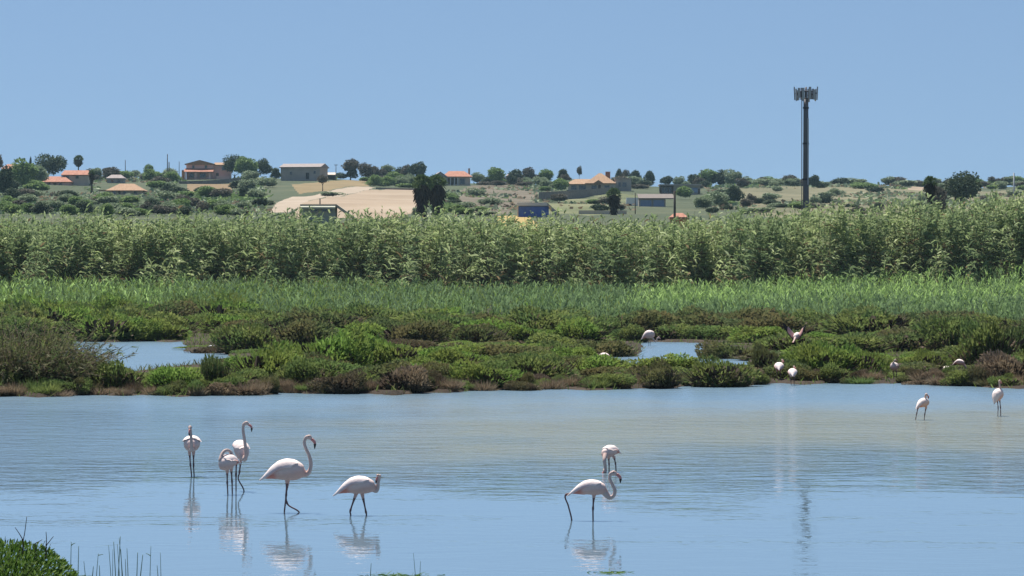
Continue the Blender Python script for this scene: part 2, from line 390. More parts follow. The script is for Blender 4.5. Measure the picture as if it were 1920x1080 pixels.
# ------------------------------------------------------------------ cane thicket and reed bed (uncountable)
CANE_TOP = [(-700, 400), (0, 404), (150, 402), (300, 404), (420, 398), (520, 396), (600, 402), (700, 402), (800, 392), (870, 396), (960, 406), (1040, 405), (1150, 410), (1230, 412), (1300, 404), (1400, 402),
            (1500, 388), (1600, 382), (1680, 374), (1760, 378), (1820, 368), (1920, 356), (2600, 345)]
def cane_thicket():
    n = 6200
    px = rng.uniform(-350, 2270, n); d = 324 + 15 * rng.random(n) ** 1.3 + wav(px, 44, .035, 4) * 2.2
    x = (px - 960) / F * d; z0 = ground_z(px, d)
    top = H - (interp(px, CANE_TOP) + wav(px, 41, .03, 4) * 4.0 + wav(px, 42, .11, 3) * 2.5 - YH) / F * 326
    front = rng.random(n) < .15; d = np.where(front, d - rng.uniform(2, 7, n), d); z0 = ground_z(px, d); x = (px - 960) / F * d
    hgt = np.where(front, rng.uniform(.30, .78, n), 1.0) * (top - z0) * np.clip(rng.normal(.91, .08, n) + .05 * wav2(x, d, 43, .9, 3), .5, 1.08)
    lean = np.stack([rng.normal(.13, .12, n) + .08 * wav2(x, d, 45, .5, 2), rng.normal(-.05, .08, n), np.ones(n)], 1)
    base = np.stack([x, d, z0 - .1], 1)
    stems = strips(base, lean, hgt * .97, .05, droop=.0, k=2, side=np.tile([[1, .1, 0]], (n, 1)), prof=(1, .8, .35))
    # leaves: two-ranked, drooping, much denser and greener in the upper half
    per = 30; N = n * per; ci = np.repeat(np.arange(n), per)
    t = .06 + .94 * rng.random(N) ** .85
    ld = lean / np.linalg.norm(lean, axis=1, keepdims=True)
    p = base[ci] + ld[ci] * (hgt[ci] * t)[:, None]
    az = rng.uniform(0, 2 * np.pi, N)
    up = rng.uniform(.35, 1.3, N) + (t > .93) * 1.0
    dr = np.stack([np.cos(az) + .35, np.sin(az), up], 1)
    Ls = rng.uniform(.6, 1.35, N) * (1 - .25 * (t > .9)); W = rng.uniform(.09, .19, N)
    dry = rng.random(N) < np.interp(t, [0, .35, .6, .8], [.70, .40, .08, .02])
    S = strips(p, dr, Ls, W, droop=rng.uniform(.3, 1.0, N), k=2, prof=(.7, 1, .1))
    o = obj('cane_thicket', strips_mesh('cane_thicket', [(stems, 2), (S, np.where(dry, 1, 0))], [M['cane'], M['canedry'], M['canestem']]))
    tag(o, 'tall giant cane thicket with pale drooping tops behind the reed bed', 'cane thicket', kind='stuff')
    # a few feathery plumes standing over the top
cane_thicket()
def reed_bed():
    n = 17000
    px = rng.uniform(-350, 2270, n); d = 262 + 62 * rng.random(n) ** 1.0
    front = interp(px, [(-400, 292), (250, 290), (450, 272), (700, 268), (900, 280), (1000, 270), (1300, 262), (2300, 264)]) + wav(px, 51, .05, 4) * 4
    k = d > front; px, d = px[k], d[k]; n = len(px)
    x = (px - 960) / F * d; z0 = ground_z(px, d)
    hgt = rng.uniform(1.2, 2.05, n) * (1 + .13 * wav2(x, d, 55, .5, 3)) * interp(px, [(-400, 1.15), (300, 1.1), (760, 1.0), (900, .85), (1250, .85), (1450, 1.0), (2300, 1.05)])
    base = np.stack([x, d, z0 - .1], 1)
    lean = np.stack([rng.normal(.03, .07, n), rng.normal(0, .07, n), np.ones(n)], 1)
    per = 8; N = n * per; ci = np.repeat(np.arange(n), per)
    t = .12 + .88 * rng.random(N)
    p = base[ci] + lean[ci] * (hgt[ci] * t)[:, None]
    az = rng.uniform(0, 2 * np.pi, N)
    dr = np.stack([np.cos(az) * .55, np.sin(az) * .55, rng.uniform(.7, 1.7, N)], 1)
    S = strips(p, dr, rng.uniform(.35, .8, N), rng.uniform(.045, .10, N), droop=rng.uniform(.1, .7, N), k=2, prof=(.8, 1, .1))
    young = (interp(px, [(-400, .5), (250, .5), (500, .2), (1150, .1), (1260, 1.3), (1950, 1.1), (2300, .8)]) * (d > 278 + 4 * wav(px, 57, .02, 3)) * rng.random(n) * 1.6) > .5
    stems = strips(base, lean, hgt, .03, droop=0., k=1, side=np.tile([[1, .1, 0]], (n, 1)), prof=(1, .4))
    scrubby = rng.random(N) < interp(px, [(-400, .6), (300, .55), (850, .25), (1150, .1), (2300, .05)])[ci]
    o = obj('reed_bed', strips_mesh('reed_bed', [(stems, 0), (S, np.where(young[ci], 1, np.where(scrubby, 2, 0)))], [M['reed'], M['reed2'], M['b_green']]))
    tag(o, 'bright green reed bed between the marsh bushes and the cane thicket', 'reed bed', kind='stuff')
reed_bed()

# ------------------------------------------------------------------ marsh bushes
def lumpy(az, el, seed):
    r = np.random.default_rng(seed); s = np.zeros_like(az)
    for _ in range(7):
        a0, e0 = r.uniform(0, 6.28), r.uniform(.1, 1.3); w = r.uniform(.25, .5)
        c = np.cos(el) * np.cos(e0) * np.cos(az - a0) + np.sin(el) * np.sin(e0)
        s = s + np.exp((c - 1) / (w * w) * 1.2) * r.uniform(.15, .38)
    return .62 + s
def mound_mesh(name, seed, n=2600, stiff=1.0):
    """unit saltmarsh shrub: radius about 1, height about 1, thousands of little jointed twigs over woody stems"""
    r = np.random.default_rng(seed)
    az = r.uniform(0, 2 * np.pi, n); el = np.arcsin(r.uniform(0.0, 1, n) ** .9)
    R = lumpy(az, el, seed + 100) * (1 - .42 * r.random(n) ** 1.8)
    p = np.stack([np.cos(az) * np.cos(el) * R, np.sin(az) * np.cos(el) * R, np.sin(el) * R * .92 + .03], 1)
    out = np.stack([np.cos(az) * np.cos(el), np.sin(az) * np.cos(el), np.sin(el)], 1)
    dr = out * .8 + np.array([0, 0, .75 * stiff]) + r.normal(0, .38, (n, 3))
    p[:, :2] /= np.quantile(np.hypot(p[:, 0], p[:, 1]), .96) * 1.05; p[:, 2] *= .86 / np.quantile(p[:, 2], .97)
    S = strips(p - dr * .04, dr, r.uniform(.07, .17, n), r.uniform(.028, .06, n), droop=r.uniform(-.1, .5, n), k=2, prof=(.7, 1, .3), rg=r)
    # ragged outer shoots that break the outline
    nw = 170; az = r.uniform(0, 2 * np.pi, nw); el = np.arcsin(r.uniform(.15, 1, nw)); R2 = .84
    wp = np.stack([np.cos(az) * np.cos(el) * R2, np.sin(az) * np.cos(el) * R2, np.sin(el) * .72], 1)
    wd = np.stack([np.cos(az) * np.cos(el), np.sin(az) * np.cos(el), np.sin(el) * .6 + .55], 1) + r.normal(0, .3, (nw, 3))
    Wh = strips(wp, wd, r.uniform(.12, .30, nw), r.uniform(.018, .035, nw), droop=r.uniform(-.1, .4, nw), k=2, prof=(.8, 1, .2), rg=r)
    low = (p[:, 2] + r.normal(0, .1, n)) < .20
    ns = 160
    az = r.uniform(0, 2 * np.pi, ns); sp = np.stack([np.cos(az) * .15, np.sin(az) * .15, np.zeros(ns)], 1)
    sd = np.stack([np.cos(az), np.sin(az), r.uniform(.15, 1.6, ns)], 1)
    T = strips(sp * r.uniform(.2, 3.5, (ns, 1)), sd, r.uniform(.5, .85, ns), .03, droop=-.15, k=2, prof=(1, .7, .4), rg=r)
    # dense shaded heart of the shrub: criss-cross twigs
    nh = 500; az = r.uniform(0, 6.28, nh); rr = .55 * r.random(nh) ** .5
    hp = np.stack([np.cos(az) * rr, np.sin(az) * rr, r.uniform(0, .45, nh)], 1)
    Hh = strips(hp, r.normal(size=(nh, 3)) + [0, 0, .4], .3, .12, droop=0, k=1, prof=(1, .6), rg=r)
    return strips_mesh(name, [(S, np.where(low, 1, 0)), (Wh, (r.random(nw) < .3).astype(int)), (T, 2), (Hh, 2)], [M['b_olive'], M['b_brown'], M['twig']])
def grass_mesh(name, seed, n=700, wide=.9):
    r = np.random.default_rng(seed)
    az = r.uniform(0, 6.28, n); rr = .55 * r.random(n) ** .6
    p = np.stack([np.cos(az) * rr, np.sin(az) * rr, np.zeros(n)], 1)
    dr = np.stack([np.cos(az) * rr * wide * 1.4, np.sin(az) * rr * wide * 1.4, np.ones(n)], 1) + r.normal(0, .2, (n, 3))
    S = strips(p, dr, r.uniform(.5, 1.05, n), r.uniform(.02, .04, n), droop=r.uniform(0, .5, n), k=3, prof=(.8, 1, .7, .1), rg=r)
    return strips_mesh(name, [(S, 0)], [M['b_straw']])
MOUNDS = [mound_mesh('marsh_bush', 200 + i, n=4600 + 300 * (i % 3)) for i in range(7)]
TUFTS = [grass_mesh('grass_tuft', 300 + i) for i in range(4)]
def set_slots(o, mats):
    for i, m in enumerate(mats):
        if m is None: continue
        o.material_slots[i].link = 'OBJECT'; o.material_slots[i].material = m
KIND_MATS = {'green': ('b_green', 'b_olive'), 'olive': ('b_olive', 'b_brown'), 'dark': ('b_dark', 'b_brown'), 'brown': ('b_brown', 'b_brown'), 'rust': ('b_olive', 'b_brown'),
             'straw': ('b_straw', 'b_brown'), 'fresh': ('b_green', 'b_green')}
BUSHES = []
def bush(px, d, rx, h, kind, label=None, group=None, name='marsh_bush', cat='bush', ry=None, z=None, mesh=None):
    x = (px - 960) / F * d; z = float(ground_z(px, d)) if z is None else z
    o = obj(name, mesh or random.choice(MOUNDS), None, (x, d, z - .04))
    o.rotation_euler = (0, 0, random.uniform(0, 6.28)); o.scale = (rx, ry or rx, h)
    a, b2 = KIND_MATS[kind]; set_slots(o, [M[a], M[b2], None] if mesh is None else [M[a]])
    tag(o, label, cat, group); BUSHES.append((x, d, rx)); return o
MARKS = [(60, 700, 'large wispy bush'), (215, 735, 'dark rusty bush'), (290, 665, 'left pond'), (410, 735, 'dark narrow bush'), (500, 715, 'yellow green leafy bush'),
         (610, 690, 'broad vivid green clump'), (735, 690, 'deep green clump'), (770, 640, 'dark humped bush'), (900, 645, 'bush before the reeds'), (905, 725, 'green spreading bush'), (1010, 715, 'olive bush'), (1030, 655, 'long olive mound'),
         (1131, 668, 'half hidden white back'), (1217, 640, 'bending flamingo'), (1265, 660, 'right pond'), (1240, 725, 'dark tangled bush'), (1345, 715, 'islet tip bush'), (1380, 660, 'bare footed dark mound'), (1470, 705, 'two bank flamingos'), (1494, 630, 'flying flamingo'),
         (1548, 700, 'large rounded green bush'), (1590, 655, 'brownish mound'), (1678, 695, 'lone white flamingo'), (1790, 650, 'reddish bush'), (1790, 690, 'half hidden flamingos'), (1856, 670, 'tall yellow green bush'), (1890, 715, 'resting grey white bird'), (200, 630, 'wide green mound'), (460, 650, 'dull purplish bush'), (560, 640, 'long dark mound')]
def near(px, py, marks, sx=1.0, sy=2.2):
    mx, my, nm = min(marks, key=lambda q: ((q[0] - px) * sx) ** 2 + ((q[1] - py) * sy) ** 2)
    dx, dy = px - mx, (py - my) * 2.5
    if abs(dx) < 12 and abs(dy) < 18: rel = 'close beside'
    elif abs(dx) > abs(dy) * 2: rel = 'left of' if dx < 0 else 'right of'
    elif abs(dy) > abs(dx) * 2: rel = 'behind' if dy < 0 else 'in front of'
    else: rel = ('back ' if dy < 0 else 'front ') + ('left of' if dx < 0 else 'right of')
    return '%s the %s' % (rel, nm)
def tuft(px, d, r, h, label, group, kind='straw'):
    return bush(px, d, r, h, kind, label, group, 'grass_tuft', 'grass tuft', mesh=random.choice(TUFTS))
def by_px(px, py, wpx, hpx, kind, label, **kw):
    d = dw(py); s = F / d; return bush(px, d, wpx / s / 2 * 1.08, hpx / s * 1.06, kind, label, **kw)

# bushes one can single out, read off the photo (x, foot row, width, height)
NAMED = [
 (215, 737, 130, 56, 'rust', 'dark rusty bush overhanging the water right of the large wispy bush'),
 (330, 738, 120, 50, 'green', 'bright green low bush in front of the left pond'),
 (410, 736, 70, 62, 'dark', 'dark narrow bush standing in front of the right end of the left pond'),
 (500, 726, 150, 76, 'green', 'yellow green leafy bush on the main islet left of its tallest green clump'),
 (575, 733, 96, 54, 'olive', 'dark hollow bush at the water edge of the main islet'),
 (610, 712, 170, 78, 'fresh', 'broad vivid green clump crowning the main islet'),
 (735, 704, 130, 66, 'fresh', 'deep green clump with a dark shaded gap on the main islet'),
 (640, 738, 90, 38, 'brown', 'low brown bush along the muddy edge below the vivid green clump'),
 (755, 737, 104, 46, 'straw', 'round straw coloured bush on the muddy bank of the main islet'),
 (850, 705, 120, 50, 'fresh', 'small green mound right of the deep green clump'),
 (905, 730, 130, 46, 'green', 'green spreading bush near the centre of the islet edge'),
 (1010, 723, 150, 54, 'olive', 'olive bush over pale grass near the centre of the islet edge'),
 (1110, 712, 150, 46, 'green', 'soft green mound in front of the half hidden flamingo'),
 (1265, 706, 150, 33, 'green', 'flat green mound just below the right pond'),
 (1345, 725, 130, 50, 'olive', 'rounded olive bush at the right tip of the main islet'),
 (1240, 728, 80, 44, 'dark', 'dark tangled bush on the water edge below the right pond'),
 (1380, 672, 140, 44, 'dark', 'dark mound with a bare brown foot right of the right pond'),
 (1135, 668, 150, 42, 'dark', 'dark mound with a bare brown foot left of the right pond'),
 (1030, 667, 150, 38, 'olive', 'long olive mound behind the main islet'),
 (1432, 708, 56, 54, 'dark', 'dark bush behind the two flamingos at the bank'),
 (1548, 712, 140, 66, 'green', 'large rounded green bush right of the two flamingos at the bank'),
 (1608, 712, 100, 56, 'green', 'grass green bush sloping down to the mud left of the lone white flamingo'),
 (1742, 698, 70, 36, 'green', 'small bright bush right at the back of the lone white flamingo'),
 (1856, 693, 120, 88, 'olive', 'tall yellow green bush above the half hidden flamingos'),
 (1768, 713, 66, 17, 'brown', 'brown dry bush in front of the half hidden flamingos'),
 (1890, 722, 110, 54, 'straw', 'bare straw brown bush at the right bank beside the resting white bird'),
 (1905, 690, 110, 76, 'dark', 'dark thicket at the right edge of the marsh'),
 (1590, 665, 170, 36, 'rust', 'brownish mound right of the flying flamingo'),
 (1480, 668, 150, 40, 'olive', 'low green mound directly below the flying flamingo'),
 (1700, 660, 160, 40, 'dark', 'dark green mound behind the right bank bushes'),
 (1790, 660, 130, 64, 'rust', 'reddish bush at the back of the right marsh'),
 (770, 650, 130, 46, 'dark', 'dark humped bush in front of the reed bed left of centre'),
 (780, 662, 110, 24, 'brown', 'orange brown patch of low bush behind the main islet'),
 (900, 652, 120, 42, 'dark', 'dark low bush in front of the reed bed near the centre'),
 (200, 640, 150, 50, 'green', 'wide green mound beyond the left pond'),
 (300, 639, 120, 36, 'green', 'green mound at the far right bank of the left pond'),
 (225, 632, 70, 52, 'dark', 'dark green bush hollow beyond the left pond'),
 (385, 662, 80, 26, 'brown', 'brown bush on the spit at the right of the left pond'),
 (460, 664, 120, 54, 'rust', 'dull purplish bush right of the left pond'),
 (560, 650, 150, 50, 'dark', 'dark green mound behind the vivid clump'),
 (60, 632, 150, 60, 'olive', 'olive green mound behind the large wispy bush'),
 (1500, 632, 150, 28, 'dark', 'dark strip of bush under the reed bed behind the flying flamingo'),
 (1350, 640, 150, 30, 'olive', 'low olive bush at the far bank of the right pond'),
 (1255, 640, 110, 28, 'olive', 'olive bush behind the bending flamingo at the right pond'),
 (1190, 642, 70, 28, 'rust', 'rusty bush just left of the bending flamingo'),
]
for a in NAMED: by_px(*a)
# the rest of the cover: rows from front to back wherever the marsh is dry
def fill_bushes():
    cnt = 0
    rows = [119, 123, 128, 134, 141, 150, 160, 172, 186, 200, 216, 232, 246, 258, 268, 278]
    for d0 in rows:
        step = 1.5 if d0 < 150 else 2.2 if d0 < 200 else 3.0
        w = 1000 / F * d0; x = -w * 1.12
        while x < w * 1.12:
            x += step * random.uniform(.7, 1.35)
            d = d0 + random.uniform(-2.5, 2.5) * (1 if d0 < 150 else 2); px = x / d * F + 960
            r = random.uniform(.6, 1.05) if d0 < 150 else random.uniform(.8, 1.5) if d0 < 210 else random.uniform(1.2, 2.2)
            sp = r * F / d
            if not all(land(np.array(px + q * sp), np.array(d - .4 - e))[()] for q in (-.75, 0, .75) for e in (0, .8)): continue
            if any(abs(x - bx) < (r + br) * .5 and abs(d - bd) < 1.3 for bx, bd, br in BUSHES): continue
            v = float(wav2(np.array(x), np.array(d), 77, .16, 3)) + random.uniform(-.5, .5)
            py = YH + F * H / d
            if d0 < 126: kind = 'green' if v > .5 else 'olive' if v > -.3 else 'rust' if v > -.7 else 'dark'
            elif d0 < 215: kind = 'green' if v > .35 else 'olive' if v > -.15 else 'dark' if v > -.75 else 'rust'
            else: kind = 'green' if v > .7 else 'olive' if v > -.1 else 'dark' if v > -.9 else 'rust'
            if 430 < px < 900 and 640 < py < 725 and random.random() < .6: kind = 'green'
            r *= 1.45; h = r * random.uniform(.42, .72)
            if d0 < 120: h *= .75
            lim = float(interp(px, TOPLIM)) if d0 < 190 else 0
            if lim: h = min(h, max(.15, (H - (lim - YH) / F * d - .17) * .88))
            z = {'green': 'green', 'olive': 'olive green', 'dark': 'dark green', 'rust': 'rust footed', 'brown': 'brown'}[kind]
            side = 'left part of the marsh' if px < 700 else 'middle of the marsh' if px < 1400 else 'right part of the marsh'
            depth = 'along the water edge in' if d0 < 126 else 'among others in' if d0 < 215 else 'near the reed bed in'
            bush(px, d, r, h, kind, ('large ' if r > 2.1 else 'small ' if r < 1.1 else '') + '%s bush %s' % (z, near(px, py, MARKS)), 'low bushes covering the saltmarsh'); cnt += 1
            if cnt > 245: return
# nothing in front of the ponds or the far birds stands higher than this picture row
TOPLIM = [(-400, 600), (120, 600), (150, 692), (430, 690), (455, 645), (1080, 630), (1110, 676), (1400, 682), (1420, 652), (1640, 652), (1655, 690), (1700, 690), (1715, 650), (1755, 690), (1815, 690), (1830, 640), (2300, 620)]
random.seed(11)
fill_bushes()
def fill_tufts():
    # tan and rusty grass fringe right on the water line
    cnt = 0
    for px in np.arange(-60, 2000, 8.5):
        px = px + random.uniform(-6, 6); y = float(interp(px, SHORE)) - random.uniform(-.5, 5.0); d = dw(y)
        if not land(np.array(px), np.array(d))[()] or random.random() < .08: continue
        if 1440 < px < 1500 or 1650 < px < 1690: continue
        r = random.uniform(.3, .6)
        k = random.choice(['straw', 'straw', 'straw', 'brown', 'rust'])
        if random.random() < .42:
            k = random.choice(['straw', 'brown', 'rust', 'olive', 'dark'])
            bush(px, d + .25, r * random.uniform(.7, 1.5), random.uniform(.22, .6), k, '%s stunted bush by the water {}'.format(near(px, y, MARKS)) % {'straw': 'straw coloured', 'brown': 'rusty brown', 'rust': 'olive brown', 'olive': 'olive', 'dark': 'dark green'}[k], 'stunted bushes fringing the water'); continue
        tuft(px, d, r, random.uniform(.25, .55), '%s grass tuft by the water {}'.format(near(px, y, MARKS)) % {'straw': 'straw coloured', 'brown': 'rusty brown', 'rust': 'olive brown', 'olive': 'olive', 'dark': 'dark green'}[k], 'dry grass tufts fringing the water', k); cnt += 1
    for poly in (POND_A, POND_B):
        pass
def foot_shrubs():
    k = 0
    for px in np.arange(-150, 1000, 23.0):
        px = px + random.uniform(-10, 10); d = float(interp(px, [(-200, 285), (250, 283), (450, 266), (700, 262), (1000, 268)])) - random.uniform(0, 22)
        if not land(np.array(px), np.array(d))[()]: continue
        kind = random.choice(['green', 'green', 'olive', 'dark', 'fresh']); big = px < 420
        r = random.uniform(1.2, 2.2) * (1.2 if big else .9)
        z = {'green': 'green', 'olive': 'olive green', 'dark': 'dark green', 'fresh': 'vivid green'}[kind]
        bush(px, d, r, r * random.uniform(.5, .85) * (1.15 if big else .8), kind, '%s shrub below the reeds %s' % (z, near(px, YH + F * H / d, MARKS)), 'shrubs along the foot of the reed bed', 'marsh_shrub', 'shrub')
random.seed(14)
foot_shrubs()
random.seed(12)
fill_tufts()
def cover():
    # uncountable small herbage over the whole marsh floor
    n = 60000
    px = rng.uniform(-300, 2220, n); d = 112 + 175 * rng.random(n) ** 1.15
    k = land(px, d); px, d = px[k], d[k]; n = len(px)
    x = (px - 960) / F * d; z = ground_z(px, d)
    dr = np.stack([rng.normal(0, .5, n), rng.normal(0, .5, n), np.ones(n)], 1)
    S = strips(np.stack([x, d, z - .02], 1), dr, rng.uniform(.12, .34, n), rng.uniform(.025, .06, n), droop=.1, k=1, prof=(1, .3))
    v = wav2(x, d, 78, .2, 3) + rng.normal(0, .5, n)
    mi = np.where(v > .3, 0, np.where(v > -.5, 1, 2))
    o = obj('marsh_herbage', strips_mesh('marsh_herbage', [(S, mi)], [M['b_green'], M['b_olive'], M['b_dark'], M['b_straw']]))
    tag(o, 'low mixed green and straw herbage covering the marsh floor', 'ground cover', kind='stuff')
cover()
def wispy_bush():
    r = np.random.default_rng(91)
    d = dw(738); x0 = (45 - 960) / F * d; z0 = .1
    n = 1500; az = r.uniform(0, 6.28, n); rr = r.random(n) ** .6
    p = np.stack([np.cos(az) * rr * 1.5, np.sin(az) * rr * .9, np.zeros(n)], 1)
    dr = np.stack([np.cos(az) * rr * .9 + .25, np.sin(az) * rr * .8, r.uniform(.7, 1.5, n)], 1) + r.normal(0, .25, (n, 3))
    L = r.uniform(1.1, 2.75, n)
    st = strips(p, dr, L, .022, droop=r.uniform(.05, .5, n), k=4, prof=(1, .9, .7, .5, .2), rg=r)
    # feathery sprays along the stems
    per = 14; N = n * per; ci = np.repeat(np.arange(n), per); t = .3 + .7 * r.random(N)
    mid = st.mean(axis=2); seg = np.clip((t * 4).astype(int), 0, 3); f = t * 4 - seg
    q = mid[ci, seg] * (1 - f)[:, None] + mid[ci, seg + 1] * f[:, None]
    sd = (mid[ci, seg + 1] - mid[ci, seg]); sd = sd / np.linalg.norm(sd, axis=1, keepdims=True) + r.normal(0, .55, (N, 3))
    S = strips(q, sd, r.uniform(.10, .26, N), r.uniform(.018, .04, N), droop=r.uniform(0, .4, N), k=1, prof=(1, .3), rg=r)
    kk = r.random(N)
    root = empty('tamarisk_bush', (x0, d + .8, z0))
    obj('foliage', strips_mesh('foliage', [(S, np.where(kk < .62, 0, np.where(kk < .85, 1, 2)))], [M['b_tam'], M['b_olive'], M['b_straw']]), root)
    obj('stem', strips_mesh('stem', [(st, 0)], [M['twig']]), root)
    tag(root, 'large wispy brown green bush leaning over the water at the left bank', 'bush')
wispy_bush()

# ------------------------------------------------------------------ swept solids
def catmull(pts, m):
    pts = np.asarray(pts, float); n = len(pts); P0 = np.vstack([2 * pts[0] - pts[1], pts, 2 * pts[-1] - pts[-2]]); out = []
    for i in range(n - 1):
        a, b, c, e = P0[i], P0[i + 1], P0[i + 2], P0[i + 3]
        for t in np.linspace(0, 1, m, endpoint=False):
            out.append(.5 * ((2 * b) + (-a + c) * t + (2 * a - 5 * b + 4 * c - e) * t * t + (-a + 3 * b - 3 * c + e) * t ** 3))
    out.append(pts[-1]); return np.array(out)
def sweep(path, ra, rb, lat, ns=12):
    """closed tube; ra = radius along the lateral axis, rb = radius along the other"""
    path = np.asarray(path, float); n = len(path); lat = np.asarray(lat, float)
    T = np.gradient(path, axis=0); T /= np.maximum(np.linalg.norm(T, axis=1, keepdims=True), 1e-9)
    A = lat[None] - T * (T @ lat)[:, None]; A /= np.maximum(np.linalg.norm(A, axis=1, keepdims=True), 1e-9); B = np.cross(T, A)
    th = np.linspace(0, 2 * np.pi, ns, endpoint=False); ra = np.broadcast_to(ra, (n,)); rb = np.broadcast_to(rb, (n,))
    ring = path[:, None] + A[:, None] * (np.cos(th)[None, :, None] * ra[:, None, None]) + B[:, None] * (np.sin(th)[None, :, None] * rb[:, None, None])
    V = np.vstack([ring.reshape(-1, 3), path[:1], path[-1:]]); i = np.arange(n * ns).reshape(n, ns); j = np.roll(i, -1, 1)
    Q = np.stack([i[:-1], j[:-1], j[1:], i[1:]], -1).reshape(-1, 4)
    s, e = n * ns, n * ns + 1
    Tn = np.concatenate([np.stack([np.full(ns, s), j[0], i[0]], -1), np.stack([np.full(ns, e), i[-1], j[-1]], -1)])
    return V, Q, Tn
def merge(parts):
    V, Q, T = [], [], []; b = 0
    for v, q, t in parts: V.append(v); Q.append(q + b); T.append(t + b); b += len(v)
    return np.vstack(V), np.vstack(Q), np.vstack(T)

# ------------------------------------------------------------------ flamingos
def attr_mat(name, rough=.7):
    m, nt, b = new_mat(name); a = nt.nodes.new('ShaderNodeAttribute'); a.attribute_name = 'plumage'
    no = nt.nodes.new('ShaderNodeTexNoise'); no.inputs['Scale'].default_value = 28; no.inputs['Detail'].default_value = 4
    tc = nt.nodes.new('ShaderNodeTexCoord'); nt.links.new(tc.outputs['Object'], no.inputs['Vector'])
    mx = nt.nodes.new('ShaderNodeMixRGB'); mx.blend_type = 'MULTIPLY'; mx.inputs[0].default_value = .35
    nt.links.new(a.outputs['Color'], mx.inputs[1]); nt.links.new(ramp(nt, [(.3, (.82, .79, .78)), (.6, (1, 1, 1))], no.outputs['Fac']), mx.inputs[2])
    nt.links.new(mx.outputs[0], b.inputs['Base Color']); b.inputs['Roughness'].default_value = rough; b.inputs['Specular IOR Level'].default_value = .2
    bp = nt.nodes.new('ShaderNodeBump'); bp.inputs['Strength'].default_value = .35; bp.inputs['Distance'].default_value = .01
    nt.links.new(no.outputs['Fac'], bp.inputs['Height']); nt.links.new(bp.outputs[0], b.inputs['Normal'])
    return m
M['plumage'] = attr_mat('plumage')
M['billpink'] = plain('pink bill', (.55, .22, .20), .4, .08, 20)
M['billblack'] = plain('black bill tip', (.02, .018, .018), .35, .1, 20)
M['eye'] = plain('eye', (.03, .02, .01), .2, .05)
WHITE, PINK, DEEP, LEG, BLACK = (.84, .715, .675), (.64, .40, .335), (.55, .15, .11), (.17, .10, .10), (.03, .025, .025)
def paint(me, cols):
    a = me.color_attributes.new('plumage', 'FLOAT_COLOR', 'POINT'); c = np.ones((len(me.vertices), 4), np.float32); c[:, :3] = cols
    a.data.foreach_set('color', c.ravel())
def remesh(parts, vox):
    me = poly_mesh('tmp', *(lambda r: (r[0], r[1]))(merge(parts)), [], tris=merge(parts)[2])
    o = bpy.data.objects.new('tmp', me); COL.objects.link(o)
    r = o.modifiers.new('r', 'REMESH'); r.mode = 'VOXEL'; r.voxel_size = vox
    s = o.modifiers.new('s', 'SMOOTH'); s.factor = .5; s.iterations = 3
    bpy.context.view_layer.update(); dg = bpy.context.evaluated_depsgraph_get()
    out = bpy.data.meshes.new_from_object(o.evaluated_get(dg))
    bpy.data.objects.remove(o); bpy.data.meshes.remove(me)
    out.polygons.foreach_set('use_smooth', np.full(len(out.polygons), True)); return out
